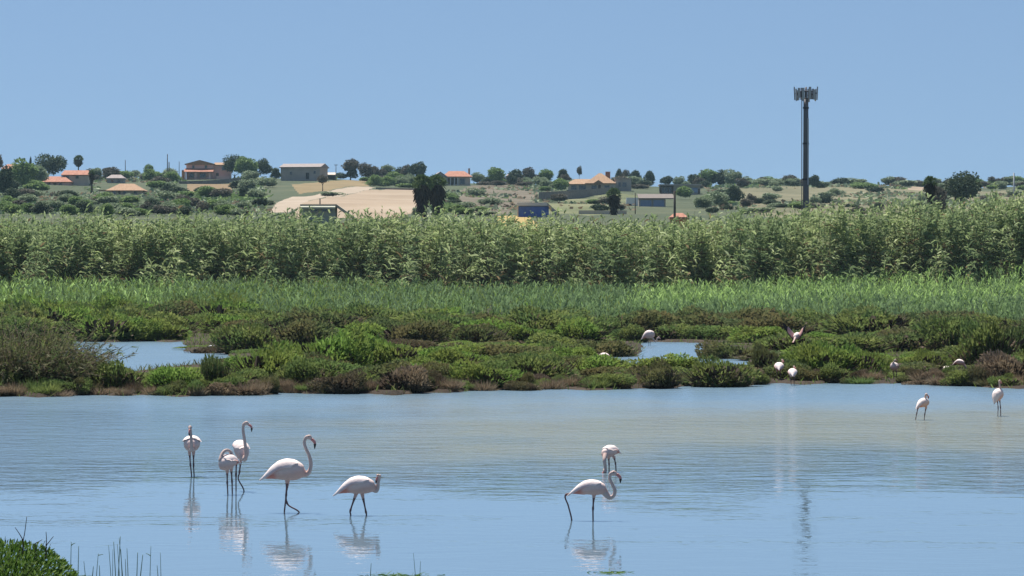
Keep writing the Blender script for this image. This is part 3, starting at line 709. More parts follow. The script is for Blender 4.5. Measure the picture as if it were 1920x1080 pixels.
def flamingo(label, foot, tail, chest, hh, neck, bill, legs, arch=.06, hw=None, group=None, vox=None, d=None, nr=.027, wings=None, zoff=0.0, pink=1.0):
    """all points are photo pixels (x, y, metres away from the bird's own distance) turned into metres round the feet"""
    d = d or dw(foot[1]); s = F / d
    def W(p): return np.array([(p[0] - foot[0]) / s, p[2] if len(p) > 2 else 0.0, (foot[1] - p[1]) / s])
    root = bpy.data.objects.new('flamingo', None)
    vox = vox or (.0075 if s > 90 else .011)
    t0, t1 = W(tail), W(chest); ax = t1 - t0; L = np.linalg.norm(ax); axn = ax / L
    lat = np.cross(axn, [0, 0, 1.0]); lat /= np.linalg.norm(lat); upv = np.cross(lat, axn); upv /= np.linalg.norm(upv)
    hw = hw or hh * .92
    tt = np.linspace(0, 1, 26)
    prof = np.interp(tt, [0, .06, .2, .4, .6, .78, .9, .97, 1], [.07, .20, .50, .85, 1.0, .95, .72, .42, .12])
    cen = t0[None] + ax[None] * tt[:, None] + upv[None] * (np.sin(np.clip(tt * 1.05, 0, 1) * np.pi) ** .9 * arch)[:, None]
    parts = [sweep(cen, prof * hw, prof * hh, lat, 18)]
    bones = [(cen, prof * hh, 0)]
    if neck:
        nk = catmull([W(p) for p in neck], 6); m = len(nk); q = np.linspace(0, 1, m)
        r = np.interp(q, [0, .12, .3, .8, .92, 1], [min(hh * .55, .075), .048, nr * 1.12, nr * .9, nr * 1.25, nr * 1.1])
        parts.append(sweep(nk, r, r, lat, 10)); bones.append((nk, r, 1))
        hd = nk[-1]; b0 = W(bill[0]) if bill else hd + axn * .04
        hp = np.array([hd + (hd - b0) * .55, hd + (hd - b0) * .2, hd, hd * .5 + b0 * .5, b0]); hr = np.array([.018, .036, .042, .036, .024]) * (nr / .027)
        hp, hr = catmull(hp, 4), np.interp(np.linspace(0, 4, 17), range(5), hr)
        parts.append(sweep(hp, hr * .85, hr, lat, 10)); bones.append((hp, hr, 1))
    for lg in legs:
        pts = [W(p) for p in lg]; e = pts[-1] + np.array([.0, 0, -.22]) + (pts[-1] - pts[-2]) * np.array([.3, .3, 0]); e[2] = -.24
        pts = pts + [e, e + np.array([.05, -.06, -.005])] if zoff == 0 else pts
        c = catmull(pts, 8); m = len(c); r = np.full(m, .0135)
        k = np.linspace(0, len(pts) - 1, m)
        r += .02 * np.exp(-(k / .35) ** 2) + .007 * np.exp(-((k - 1) / .12) ** 2)
        parts.append(sweep(c, r, r, lat + [.001, .0, .002], 8)); bones.append((c[3:], r[3:], 2))
    me = remesh(parts, vox); me.materials.append(M['plumage'])
    co = np.zeros(len(me.vertices) * 3, np.float32); me.vertices.foreach_get('co', co); co = co.reshape(-1, 3)
    best = np.full(len(co), 9e9); kind = np.zeros(len(co), int); ti = np.zeros(len(co))
    for c, r, k in bones:
        dist = np.full(len(co), 9e9); arg = np.zeros(len(co))
        for i in range(len(c)):
            e = np.linalg.norm(co - c[i], axis=1) / max(r[i], .012); u = e < dist; dist[u] = e[u]; arg[u] = i / max(len(c) - 1, 1)
        u = dist < best; best[u] = dist[u]; kind[u] = k; ti[u] = arg[u]
    h = (co - cen.mean(0)) @ upv / hh
    wgt = np.clip(.75 - h * .9, 0, 1)[:, None] * pink  # pinkish underside plumage, deepened to put warm shade into the colour
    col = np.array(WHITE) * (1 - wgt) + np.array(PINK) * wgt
    col[kind == 1] = np.array((.58, .43, .38))  # neck and head darkened: shade put into the white plumage
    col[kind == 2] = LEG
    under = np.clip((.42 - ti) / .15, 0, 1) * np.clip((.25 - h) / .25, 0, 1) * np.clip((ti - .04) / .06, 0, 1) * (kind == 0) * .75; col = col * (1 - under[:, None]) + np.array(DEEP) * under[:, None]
    col[(kind == 0) & (ti < .07)] = WHITE
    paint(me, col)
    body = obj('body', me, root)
    if neck and bill:
        bp = [W(p) for p in bill]; c = catmull(bp, 5); m = len(c); q = np.linspace(0, 1, m); r = np.interp(q, [0, .4, .7, 1], [.024, .024, .020, .006]) * (nr / .027)
        V, Q, T = sweep(c, r * .8, r, lat, 10)
        ring = np.repeat(np.arange(m - 1), 10) / (m - 1)
        mi = np.concatenate([(ring > .5).astype(int), np.zeros(10, int), np.ones(10, int)])
        obj('bill', poly_mesh('bill', V, Q, [M['billpink'], M['billblack']], mi, True, T), root)
        if s > 90:
            for sg in (-1, 1):
                e = hp[8] + lat * sg * .034 + np.array([0, 0, .006]); g = np.linspace(-1, 1, 6)
                V, Q, T = sweep(e[None] + np.outer(g * .008, [0, 0, 1.]), np.sqrt(1 - g * g * .96) * .008, np.sqrt(1 - g * g * .96) * .008, lat, 8)
                obj('eye', poly_mesh('eye', V, Q, [M['eye']], None, True, T), root)
    # folded wings: feathered shells lying proud of the flanks, white above, flame pink along the lower edge
    if wings is None:
        for sg in (-1, 1):
            nn, mm = 24, 11; tt2 = np.linspace(-.10, .86, nn); Vw = []
            for t in tt2:
                pr = np.interp(t, [-.10, .0, .08, .2, .4, .6, .78, .9, 1], [.06, .22, .36, .62, .92, 1.04, 1.0, .85, .5]); c = t0 + ax * t + upv * (math.sin(min(max(t * 1.05, 0), 1) * math.pi) ** .9 * arch if t > 0 else .25 * t)
                low = np.interp(t, [-.10, .1, .3, .5, .7, .86], [-20, -12, 4, 12, 16, 48])
                for a in np.linspace(98, low, mm):
                    a_ = math.radians(a); q_ = (98 - a) / (98 - low); k = 1.05 + .05 * math.sin(q_ * math.pi) + .10 * q_ ** 3
                    Vw.append(c + lat * sg * math.cos(a_) * hw * pr * k + upv * math.sin(a_) * hh * pr * k)
            Vw = np.array(Vw); i = np.arange(nn * mm).reshape(nn, mm)
            inn = Vw - (lat * sg * .012 + upv * .004)[None]
            Q = np.stack([i[:-1, :-1], i[:-1, 1:], i[1:, 1:], i[1:, :-1]], -1).reshape(-1, 4)
            if sg > 0: Q = Q[:, ::-1]
            o_ = nn * mm; Qi = Q[:, ::-1] + o_
            e1 = np.stack([i[:-1, -1], i[1:, -1], i[1:, -1] + o_, i[:-1, -1] + o_], -1); e2 = np.stack([i[-1, :-1], i[-1, 1:], i[-1, 1:] + o_, i[-1, :-1] + o_], -1); e3 = np.stack([i[0, :-1], i[0, :-1] + o_, i[0, 1:] + o_, i[0, 1:]], -1)
            wm = poly_mesh('wing', np.vstack([Vw, inn]), np.vstack([Q, Qi, e1, e2, e3]), [M['plumage']], None, True)
            jj = np.tile(np.arange(mm) / (mm - 1), nn); tq = np.repeat(tt2, mm)
            wc = np.tile(np.array(WHITE), (nn * mm, 1)); e = np.clip((jj - .72) / .28, 0, 1)[:, None] * np.interp(tq, [0, .12, .4, .7], [.1, 1, .8, .1])[:, None] * pink
            wc = wc * (1 - e * .7) + np.array(DEEP) * e * .7
            paint(wm, np.vstack([wc, wc])); obj('wing', wm, root)
    else:
        for wpts, chord in wings:
            c = catmull([W(p) for p in wpts], 6); m = len(c); q = np.linspace(0, 1, m)
            wd = np.interp(q, [0, .15, .6, .9, 1], [.7, 1, .95, .6, .15]) * chord
            fw = np.array([.1, .5, .85]); fw /= np.linalg.norm(fw)
            up_ = np.cross(np.gradient(c, axis=0), fw); up_ /= np.linalg.norm(up_, axis=1, keepdims=True)
            rows = [c - fw * (wd * f)[:, None] + up_ * (h_ * chord) for f, h_ in ((0, .0), (.12, .06), (.4, .08), (.7, .05), (1, 0))]
            top = np.stack(rows, 1); bot = top - up_[:, None] * .02; V = np.vstack([top.reshape(-1, 3), bot.reshape(-1, 3)])
            i = np.arange(m * 5).reshape(m, 5); o_ = m * 5
            Q = np.stack([i[:-1, :-1], i[:-1, 1:], i[1:, 1:], i[1:, :-1]], -1).reshape(-1, 4)
            eA = np.stack([i[:-1, 0], i[1:, 0], i[1:, 0] + o_, i[:-1, 0] + o_], -1); eB = np.stack([i[:-1, -1], i[:-1, -1] + o_, i[1:, -1] + o_, i[1:, -1]], -1)
            wm = poly_mesh('wing', V, np.vstack([Q, Q[:, ::-1] + o_, eA, eB]), [M['plumage']], None, True)
            fq = np.tile([0, .12, .4, .7, 1], m); tq = np.repeat(q, 5)
            wc = np.where(((tq > .68) | (fq > .9))[:, None], np.array(BLACK), np.where((fq < .05)[:, None], np.array(WHITE), np.array(DEEP) * .6 + np.array(WHITE) * .4))
            paint(wm, np.vstack([wc, wc])); obj('wing', wm, root)
    root.location = ((foot[0] - 960) / F * d, d, zoff); COL.objects.link(root); root.empty_display_size = .2
    tag(root, label, 'flamingo', group or 'flamingos wading in the lagoon')
    return root

flamingo('large flamingo walking right with its neck held up high', (545, 961), (494, 897), (573, 885), .163,
         [(564, 884), (573, 889), (580, 883.5), (583, 870), (579.5, 854), (573.5, 841), (570.5, 829), (574, 821), (579, 819)], [(584, 823), (590, 830), (590, 842)],
         [[(538, 897), (536.5, 928), (533, 961.5)], [(540, 897, .03), (537, 942, .03), (561, 961, .02)]], arch=.075)
flamingo('flamingo preening with its head curled back against its chest', (672, 966), (631, 926), (705, 913), .132,
         [(694, 909), (701, 918), (705.5, 921), (708.5, 915), (709, 905), (711.5, 895), (710, 891)], [(709, 894), (706.5, 900), (704.5, 906)],
         [[(669, 922), (657, 957), (657.5, 966)], [(678, 922, .04), (686, 961, .04), (687, 967, .04)]], arch=.075)
flamingo('flamingo stepping with one leg stretched out behind its tail', (1110, 976), (1070, 926), (1138, 918), .112,
         [(1130, 918), (1137.5, 928), (1143.5, 933), (1150.5, 929.5), (1153, 920), (1148.5, 909), (1143.5, 898), (1144.5, 890), (1149.5, 886.5)], [(1156.5, 889), (1163, 896), (1163, 906)],
         [[(1114, 925), (1112, 953), (1112, 976)], [(1098, 924, .05), (1061.5, 928, .06), (1066, 950, .06), (1072, 975, .05)]], arch=.06)
flamingo('flamingo bending its neck straight down to the water behind the striding one', (1143, 885), (1162, 850, .25), (1130, 852, -.22), .11,
         [(1135, 851, -.18), (1132.5, 861, -.3), (1134, 873, -.32), (1133.5, 882, -.34)], [(1131, 884, -.35), (1129.5, 887, -.36), (1129.5, 890, -.36)],
         [[(1141, 857), (1142, 870), (1142, 886)], [(1151, 856), (1154, 869), (1155, 882)]], arch=.05, nr=.032)
flamingo('tall flamingo with upright neck at the back of the left cluster', (450, 921), (438, 834, .32), (460, 856, -.14), .135,
         [(455, 852, -.1), (460, 860, -.2), (463, 852, -.22), (462, 838, -.22), (459.5, 820, -.22), (457.5, 806, -.22), (458.5, 796, -.22), (463, 792, -.22)], [(468, 795, -.22), (473, 800, -.22), (473.5, 809, -.22)],
         [[(452, 858), (449, 885), (447, 899), (457, 919)], [(443, 858, .06), (442, 890, .06), (442, 921, .06)]], arch=.04)
flamingo('small flamingo with its neck coiled over its back at the front of the left cluster', (431, 927), (446, 869, .2), (415, 874, -.2), .125,
         [(420, 872, -.14), (415, 862, -.15), (417.5, 850, -.10), (424, 844, -.05), (431, 846, 0), (434, 853, .03)], [(431, 858, .05), (427, 861, .05), (424, 865, .05)],
         [[(426, 880), (426, 905), (427, 926)], [(433, 876, .03), (434.5, 903, .05), (435, 927, .05)]], arch=.05)
flamingo('flamingo facing the viewer with its bill lowered on the far left', (359, 893), (358, 831, .36), (360.5, 836, -.2), .138,
         [(360.5, 839, -.12), (361.5, 842, -.25), (361.5, 830, -.3), (360.5, 815, -.29), (359.5, 805, -.28), (359, 800, -.31)], [(358.8, 804, -.36), (358.3, 810, -.39), (358, 816, -.39)],
         [[(355, 846), (357, 872), (359, 892)], [(362.5, 846, .04), (362.5, 872, .04), (363.5, 893, .04)]], arch=.02, hw=.152)
flamingo('hunched pink white flamingo in open water near the right bank', (1728, 787), (1717.5, 764, -.18), (1742, 754, .15), .112,
         [(1739, 753, .1), (1736.5, 748, .05), (1735, 743, 0), (1736.5, 739.5, 0)], [(1739.5, 741.5, 0), (1741, 745, 0), (1739.5, 748, 0)],
         [[(1722, 762), (1719, 775), (1717, 787)], [(1737, 762), (1734, 777), (1733, 788)]], arch=.04)
flamingo('white flamingo with drooping wings at the right edge of the picture', (1874, 780), (1863, 754, -.2), (1878, 734, .1), .14,
         [(1876, 736, .05), (1875, 727, 0), (1874, 719, 0), (1873.8, 714, 0)], [(1875.8, 715, 0), (1877.5, 718.5, 0), (1877, 722, 0)],
         [[(1869.5, 746), (1871.5, 764), (1871, 779)], [(1874, 746), (1876, 764), (1876.5, 780)]], arch=.03)
flamingo('left one of the two flamingos close together at the bank', (1460, 717), (1459.5, 692, -.3), (1462, 687, .22), .142,
         [(1464, 685, .2), (1467, 681, .22), (1468, 677.5, .18), (1467, 675, .12)], [(1468.5, 676.5, .08), (1470, 679, .05), (1469.8, 681, .05)],
         [[(1457, 694), (1457, 705), (1457, 716)], [(1463, 694), (1463, 705), (1463, 716)]], arch=.02, hw=.15)
flamingo('right one of the two flamingos close together at the bank', (1486, 722), (1485, 703, -.3), (1487, 698, .22), .13,
         [(1487, 697, .2), (1489, 692, .22), (1489.5, 689, .18), (1489, 687.5, .12)], [(1490.5, 689, .08), (1491.8, 691, .05), (1491.6, 693, .05)],
         [[(1483, 704), (1483, 713), (1483.5, 722)], [(1489, 704), (1489, 713), (1489, 722)]], arch=.02, hw=.14)
flamingo('lone white flamingo standing on the mud before the grass green bush', (1678, 717), (1686, 689, .15), (1670, 688, -.15), .125,
         [(1673, 687, -.1), (1673, 682, -.12), (1676, 678, -.12), (1678, 674.5, -.12)], [(1679.5, 675, -.12), (1681, 677, -.12), (1681, 679, -.12)],
         [[(1675, 692), (1675.5, 703), (1676, 717)], [(1681, 692), (1681, 703), (1681, 717)]], arch=.03)
flamingo('flamingo with only its pale back showing over the brown bank bush', (1776, 706), (1782, 694, .2), (1769, 695, -.2), .115,
         [(1770, 695, -.2), (1767, 700, -.25), (1767, 705, -.25), (1767, 709, -.25)], [(1766.5, 710.5, -.25), (1766, 712, -.25), (1766, 713, -.25)],
         [[(1774, 700), (1774, 704), (1774, 707)], [(1779, 700), (1779, 704), (1779, 707)]], arch=.04, pink=1.3)
flamingo('flamingo stooping behind the tall yellow green bush with an arched white back', (1798, 699), (1788, 683, .1), (1808, 682, -.1), .10,
         [(1806, 683, -.05), (1810, 687, -.1), (1811, 692, -.1), (1810, 697, -.1)], [(1809, 698, -.1), (1808, 699, -.1), (1808, 700, -.1)],
         [[(1795, 687), (1795, 693), (1795, 699)], [(1801, 687), (1801, 693), (1801, 699)]], arch=.08)
flamingo('flamingo feeding at the far bank of the right pond with its neck looped', (1217, 648), (1204, 635), (1228, 627), .21,
         [(1222, 631), (1226, 637), (1228.5, 641), (1231, 638), (1232.5, 634), (1235, 632.5)], [(1236.8, 633.5), (1238, 635.5), (1238, 637.5)],
         [[(1216, 637), (1216, 643), (1216, 648)], [(1219, 637), (1219, 643), (1219, 648)]], arch=.10, nr=.034)
flamingo('flamingo of which only a long white back shows between islet and right pond', (1131, 688), (1119, 671, .1), (1144, 672, -.1), .135,
         [(1141, 672, -.1), (1146, 677, -.1), (1147, 683, -.1), (1146.5, 687, -.1)], [(1146, 688, -.1), (1145.5, 689, -.1), (1145, 690, -.1)],
         [[(1129, 677), (1129, 683), (1129, 688)], [(1134, 677), (1134, 683), (1134, 688)]], arch=.08)
flamingo('flamingo in flight with raised black tipped wings over the marsh', (1494, 630), (1501, 626, .25), (1489, 634, -.25), .12,
         [(1491, 633, -.2), (1488, 636.5, -.4), (1486, 639, -.6), (1484.5, 640.5, -.75)], [(1484, 641, -.82), (1483.6, 642, -.87), (1483.4, 643, -.9)],
         [[(1499, 629, .2), (1502, 628, .5), (1505, 627.5, .8)], [(1500, 628, .2), (1503, 627, .5), (1506, 626.5, .8)]], arch=.03, group='flamingo in flight', d=138,
         wings=[([(1492, 628), (1487, 624), (1482, 618), (1475, 611), (1468, 605)], .30), ([(1496, 627), (1500, 622), (1504, 616), (1507, 612.5), (1511, 609)], .30)],
         zoff=H - (630 - YH) / F * 138)

# a grey and white water bird at the right bank and two little egrets in the bushes
def small_bird(name, label, px, py, s_px, c_back, c_white, cat, d=None, flip=1):
    d = d or dw(py); s = F / d; L = s_px / s; root = empty(name, ((px - 960) / F * d, d, max(float(ground_z(px, d)), 0)), 0 if flip > 0 else math.pi)
    tt = np.linspace(0, 1, 16); pr = np.interp(tt, [0, .2, .5, .8, 1], [.05, .5, 1, .8, .1])
    cen = np.stack([(.5 - tt) * -L, 0 * tt, .22 * L + .05 * L * np.sin(tt * 3.1) + .06 * L * tt], 1)
    nk = catmull([(.36 * L, 0, .30 * L), (.48 * L, 0, .40 * L), (.50 * L, 0, .50 * L), (.56 * L, 0, .54 * L)], 5); nr_ = np.interp(np.linspace(0, 1, len(nk)), [0, .6, 1], [.10, .06, .075]) * L
    legs = [sweep([(q * .04 * L, w * .05 * L, .2 * L), (q * .04 * L, w * .05 * L, -.05)], .012 * L, .012 * L, (1, 0, 0), 6) for q, w in ((1, 1), (-1, -1))]
    me = remesh([sweep(cen, pr * .15 * L, pr * .16 * L, (0, 1, 0), 14), sweep(nk, nr_, nr_, (0, 1, 0), 10)] + legs, max(.012, .03 * L)); me.materials.append(M['plumage'])
    co = np.zeros(len(me.vertices) * 3, np.float32); me.vertices.foreach_get('co', co); co = co.reshape(-1, 3)
    w = ((co[:, 2] > .24 * L) & (co[:, 0] < .28 * L))[:, None]; paint(me, np.where(w, np.array(c_back), np.array(c_white))); obj('body', me, root)
    V, Q, T = sweep([(.6 * L, 0, .54 * L), (.68 * L, 0, .52 * L), (.76 * L, 0, .49 * L)], np.array([.03, .02, .004]) * L, np.array([.03, .02, .004]) * L, (0, 1, 0), 8)
    obj('bill', poly_mesh('bill', V, Q, [M['billblack']], None, True, T), root); tag(root, label, cat)
small_bird('gull', 'grey and white water bird resting under the bare brown bush at the right bank', 1836, 722, 26, (.34, .35, .37), (.72, .72, .72), 'gull', flip=-1)
small_bird('egret', 'small white egret on the spit at the right end of the left pond', 395, 659, 15, (.8, .8, .78), (.8, .8, .78), 'egret')
small_bird('egret', 'small white bird among bushes left of the bending flamingo', 1102, 637, 14, (.75, .75, .72), (.75, .75, .72), 'egret')

# ------------------------------------------------------------------ hillside: trees, shrubs, palms
def crown_mesh(name, seed, mat, n=2200, flat=1.0, nb=9, leaf=.15, gap=.0):
    """unit crown (radius 1 in x/y, height 2 from 0) made of leafy boughs gathered in lumps"""
    r = np.random.default_rng(seed)
    b = r.normal(size=(nb, 3)); b /= np.linalg.norm(b, axis=1, keepdims=True); b *= r.uniform(.2, .62, (nb, 1)); br = r.uniform(.34, .52, nb)
    i = r.integers(0, nb, n); v = r.normal(size=(n, 3)); v /= np.linalg.norm(v, axis=1, keepdims=True)
    p = b[i] + v * (br[i] * r.uniform(.6, 1.05, n))[:, None]; p[:, 2] = np.maximum(p[:, 2], -.75 + r.random(n) * .15)
    p[:, 2] = (p[:, 2] + 1) * flat
    S = strips(p, v * .7 + r.normal(0, .6, (n, 3)) + [0, 0, .25], r.uniform(.6, 1.3, n) * leaf, r.uniform(.6, 1.1, n) * leaf * .8, droop=.2, k=1, prof=(1, .6), rg=r)
    return strips_mesh(name, [(S, 0)], [mat])
CROWNS = {k: [crown_mesh('crown', 400 + 10 * j + i, M[m], nb=7 + i * 2) for i in range(4)] for j, (k, m) in enumerate((('olive', 't_olive'), ('green', 't_green'), ('dark', 't_dark'), ('plum', 't_plum')))}
PINE = [crown_mesh('crown', 480 + i, M['t_dark'], n=2600, nb=16, leaf=.12) for i in range(2)]
def trunk_mesh():
    V = []
    path = [(0, 0, 0), (.03, .01, .35), (-.02, .0, .7), (.02, 0, 1.0)]; parts = [sweep(catmull(path, 4), np.linspace(.13, .07, 13), np.linspace(.13, .07, 13), (1, 0, 0), 8)]
    for a, l in ((.5, .5), (2.6, .55), (4.4, .5)):
        e = (math.cos(a) * l, math.sin(a) * l, 1.35); parts.append(sweep(catmull([(0, 0, .75), (e[0] * .5, e[1] * .5, 1.05), e], 3), np.linspace(.06, .03, 7), np.linspace(.06, .03, 7), (.1, .2, 1), 6))
    v, q, t = merge(parts); return poly_mesh('trunk', v, q, [M['bark']], None, True, t)
TRUNK = trunk_mesh()
def tree(px, py, wpx, hpx, kind, label, group=None, name='tree', cat='tree', d=None, tr=.14, mesh=None):
    wpx *= 1.12; hpx *= 1.06
    d = float(d or hill_d(px, py)); s = F / d; w, h = wpx / s, hpx / s; x = (px - 960) / F * d; z = float(ground_z(px, d))
    zt = H - (py - YH) / F * d
    root = empty(name, (x, d, min(z, zt + .3)), random.uniform(0, 6.28)); h = h + max(0, zt - z)
    c = obj('crown', mesh or random.choice(CROWNS[kind]), root, (0, 0, h * tr)); ch = h * (1 - tr)
    c.scale = (w * .5, w * .5, ch / 1.8); c.rotation_euler = (0, 0, random.uniform(0, 6.28))
    if tr > .05:
        t = obj('trunk', TRUNK, root); t.scale = (w * .28, w * .28, h * tr * 1.15)
    tag(root, label, cat, group); return root
random.seed(21)
T = 'trees on the hilltop skyline'
tree(95, 338, 62, 45, 'dark', 'broad dark umbrella shaped tree behind the red roofed villa', mesh=PINE[0], tr=.06)
tree(-4, 322, 24, 30, 'plum', 'dark tree cut off by the left edge on the skyline')
tree(8, 376, 42, 58, 'dark', 'tall dark tree mass at the left edge below the half hidden red roof', tr=.12)
tree(45, 354, 58, 50, 'green', 'light green tree before the half hidden red roof', tr=.1)
tree(70, 348, 44, 36, 'olive', 'grey green tree between the villa and the half hidden red roof', tr=.1)
tree(57, 310, 6, 14, 'dark', 'small dark pointed treetop left of the umbrella shaped tree', d=1140)
tree(440, 333, 46, 40, 'dark', 'dark rounded tree just right of the pink house', tr=.15, mesh=PINE[1])
tree(462, 337, 44, 42, 'green', 'dense green tree second from the pink house', tr=.15)
tree(425, 318, 26, 14, 'dark', 'small dark tree rising behind the pink house', d=1145, tr=.1)
tree(493, 336, 34, 34, 'dark', 'dark tree at the left end of the long grey barn', tr=.15)
tree(517, 340, 26, 24, 'dark', 'small dark tree touching the long grey barn', tr=.15)
tree(657, 333, 34, 31, 'plum', 'open crowned purplish tree alone right of the barn', tr=.3)
tree(605, 358, 23, 27, 'plum', 'lone round tree with a bare trunk in the dry grass field', tr=.42)
for q in ((688, 340, 32, 30), (706, 338, 34, 26), (728, 338, 28, 26), (748, 339, 28, 24), (764, 341, 28, 28), (782, 342, 36, 34)): tree(*q, random.choice(['plum', 'dark', 'olive']), 'dark purplish tree in the hilltop row left of the orange roofed house', T)
for q in ((700, 352, 30, 20), (725, 352, 34, 18), (750, 352, 32, 20), (772, 352, 30, 22)): tree(*q, random.choice(['olive', 'green']), 'grey green bush in the hedge above the mown field', 'hedge bushes above the mown field', tr=.05, name='shrub', cat='shrub')
tree(895, 345, 26, 20, 'olive', 'round olive tree just right of the orange roofed house', tr=.2)
tree(931, 350, 36, 36, 'green', 'green tree with a darker top between the orange roofed house and the skyline row', tr=.12)
for q in ((965, 342, 34, 22), (990, 344, 30, 26), (1024, 344, 32, 26), (1056, 340, 28, 22), (1010, 345, 26, 18), (958, 350, 24, 20)): tree(*q, random.choice(['dark', 'plum', 'green']), 'dark tree in the skyline row left of the tan roofed house', T)
tree(1052, 362, 34, 26, 'green', 'bright green round tree beside the tan roofed house', tr=.08)
tree(1086, 328, 12, 16, 'plum', 'thin wispy treetop above the tan roofed house', d=1140, tr=.5)
for q in ((1170, 347, 22, 28), (1190, 348, 26, 26), (1218, 347, 24, 24), (1160, 333, 16, 14)): tree(*q, random.choice(['plum', 'dark']), 'dark tree right of the tan roofed house', T)
for q in ((1250, 346, 26, 14), (1272, 345, 26, 14), (1302, 352, 40, 24), (1325, 352, 44, 28), (1350, 350, 44, 28), (1374, 352, 38, 30), (1392, 356, 28, 20)): tree(*q, random.choice(['plum', 'green', 'dark', 'olive']), 'bushy tree in the skyline clump behind the flat roofed houses', T, tr=.1)
tree(1376, 380, 40, 28, 'dark', 'dark spreading tree on the slope right of the flat roofed houses', tr=.1)
tree(1408, 388, 20, 21, 'plum', 'small round bush with a bare trunk on the right slope', tr=.12)
tree(1285, 372, 36, 24, 'green', 'bright green bush right of the lower flat roofed house', tr=.05)
tree(1350, 390, 40, 26, 'olive', 'silvery bush above the cane tops on the right slope', tr=.05)
tree(1318, 396, 44, 24, 'olive', 'silvery green bush above the cane tops beside the dark pole', tr=.05)
tree(1527, 357, 27, 26, 'dark', 'dark bell shaped tree just right of the cell tower', tr=.08)
tree(1806, 366, 80, 41, 'plum', 'large dark spreading tree on the right skyline', mesh=PINE[1], d=640, tr=.2)
tree(1758, 384, 44, 26, 'plum', 'ragged dark tree below and left of the large spreading tree', d=520, tr=.12)
for q in ((1863, 346, 24, 15), (1880, 347, 26, 14), (1912, 347, 30, 12), (1935, 348, 30, 14), (1430, 350, 26, 14), (1455, 351, 30, 13), (1478, 352, 28, 14), (1492, 353, 20, 10), (1550, 354, 18, 10), (1402, 350, 20, 10)):
    tree(*q, random.choice(['plum', 'dark', 'olive']), 'small dark tree on the skyline of the right slope', 'small trees on the right skyline', tr=.1)
# far wooded ridge on the right
for k in range(64):
    px = random.uniform(1545, 2000); d = random.uniform(1640, 1930)
    z = float(ground_z(px, d)); py = YH - (z - H) * F / d
    tree(px, py, random.uniform(14, 30), random.uniform(6, 12), random.choice(['olive', 'green', 'dark', 'olive']), 'bluish green tree on the far wooded ridge', 'trees on the far wooded ridge', d=d, tr=.05)
HMARKS = [(120, 335, 'red roofed villa'), (26, 315, 'half hidden red roof'), (92, 310, 'umbrella shaped tree'), (232, 352, 'low tan roofed house'), (215, 335, 'small grey roofed house'), (385, 320, 'two storey pink house'), (565, 325, 'long grey barn'), (605, 350, 'lone round tree'), (20, 376, 'pale greenhouse roof'), (172, 350, 'slender dark palm'),
          (395, 355, 'stubble field'), (607, 395, 'low beige building'), (680, 378, 'mown field'), (805, 365, 'twin palms'), (849, 335, 'orange roofed house'), (931, 340, 'green tree with darker top'), (1007, 392, 'blue fronted shed'), (1112, 340, 'tan roofed house'), (1151, 375, 'single dark palm'), (1278, 355, 'upper flat roofed house'), (1224, 380, 'lower glass fronted house'),
          (1265, 385, 'dark wooden pole'), (1376, 370, 'dark spreading tree'), (1408, 380, 'small round bush'), (1511, 360, 'cell tower'), (1527, 348, 'bell shaped tree'), (1715, 355, 'pale sand mound'), (1806, 345, 'large spreading tree'), (1901, 350, 'grey concrete pole'), (960, 375, 'terraced slope'), (1100, 388, 'hill meadow')]
# loose hedges and thickets along the crest, so that the trees run together
for k in range(74):
    px = random.choice([random.uniform(640, 800), random.uniform(880, 1080), random.uniform(1150, 1500), random.uniform(1150, 1960), random.uniform(160, 345), random.uniform(-200, 60)]); sy = float(interp(px, SKY_Y))
    if 815 < px < 890 or 515 < px < 630: continue
    kd = random.choice(['olive', 'green', 'dark', 'plum'])
    tree(px, sy + random.uniform(-1, 7), random.uniform(20, 44), random.uniform(8, 19), kd, '%s bushy tree in the crest hedge %s' % ({'olive': 'grey green', 'green': 'green', 'dark': 'dark', 'plum': 'dull purplish'}[kd], near(px, sy, HMARKS)), 'bushy trees along the crest of the hill', tr=.04)
# scrub on the slopes
occupied = [(75, 165, 318, 352), (183, 276, 342, 358), (340, 432, 296, 346), (520, 612, 305, 337), (812, 888, 318, 347), (1062, 1185, 318, 360), (1195, 1325, 342, 392), (966, 1046, 376, 404)]
def free(px, py):
    return not any(a - 6 < px < b + 6 and c < py < e + 19 for a, b, c, e in occupied)
n = 0
for k in range(2000):
    if n >= 150: break
    px = random.uniform(-260, 520); py = 333 + 75 * random.random() ** .8
    if not free(px, py) or any(in_poly(np.array(px), np.array(py), f[2])[()] for f in FIELDS): continue
    if py > 397 and px > 490: continue
    kd = random.choice(['olive', 'olive', 'green', 'green', 'dark', 'plum'])
    lab = {'olive': 'grey green', 'green': 'green', 'dark': 'dark', 'plum': 'dull purplish'}[kd]
    tree(px, py, random.uniform(26, 52), random.uniform(13, 23), kd, '%s shrub %s' % (lab, near(px, py, HMARKS)), 'scrub on the left hillside', 'shrub', 'shrub', tr=.03); n += 1
n = 0
for k in range(2000):
    if n >= 136: break
    px = random.uniform(620, 2050); py = random.uniform(345, 406)
    if not free(px, py) or any(in_poly(np.array(px), np.array(py), f[2])[()] for f in FIELDS if f[0] in ('tan', 'track', 'gold')): continue
    if any(in_poly(np.array(px), np.array(py), f[2])[()] for f in FIELDS) and random.random() < .55: continue
    kd = random.choice(['olive', 'olive', 'green', 'dark', 'plum'])
    lab = {'olive': 'grey green', 'green': 'green', 'dark': 'dark', 'plum': 'dull purplish'}[kd]
    tree(px, py, random.uniform(20, 52), random.uniform(8, 16), kd, '%s shrub on the dry slope %s' % (lab, near(px, py, HMARKS)), 'shrubs scattered on the right hillside', 'shrub', 'shrub', tr=.03); n += 1

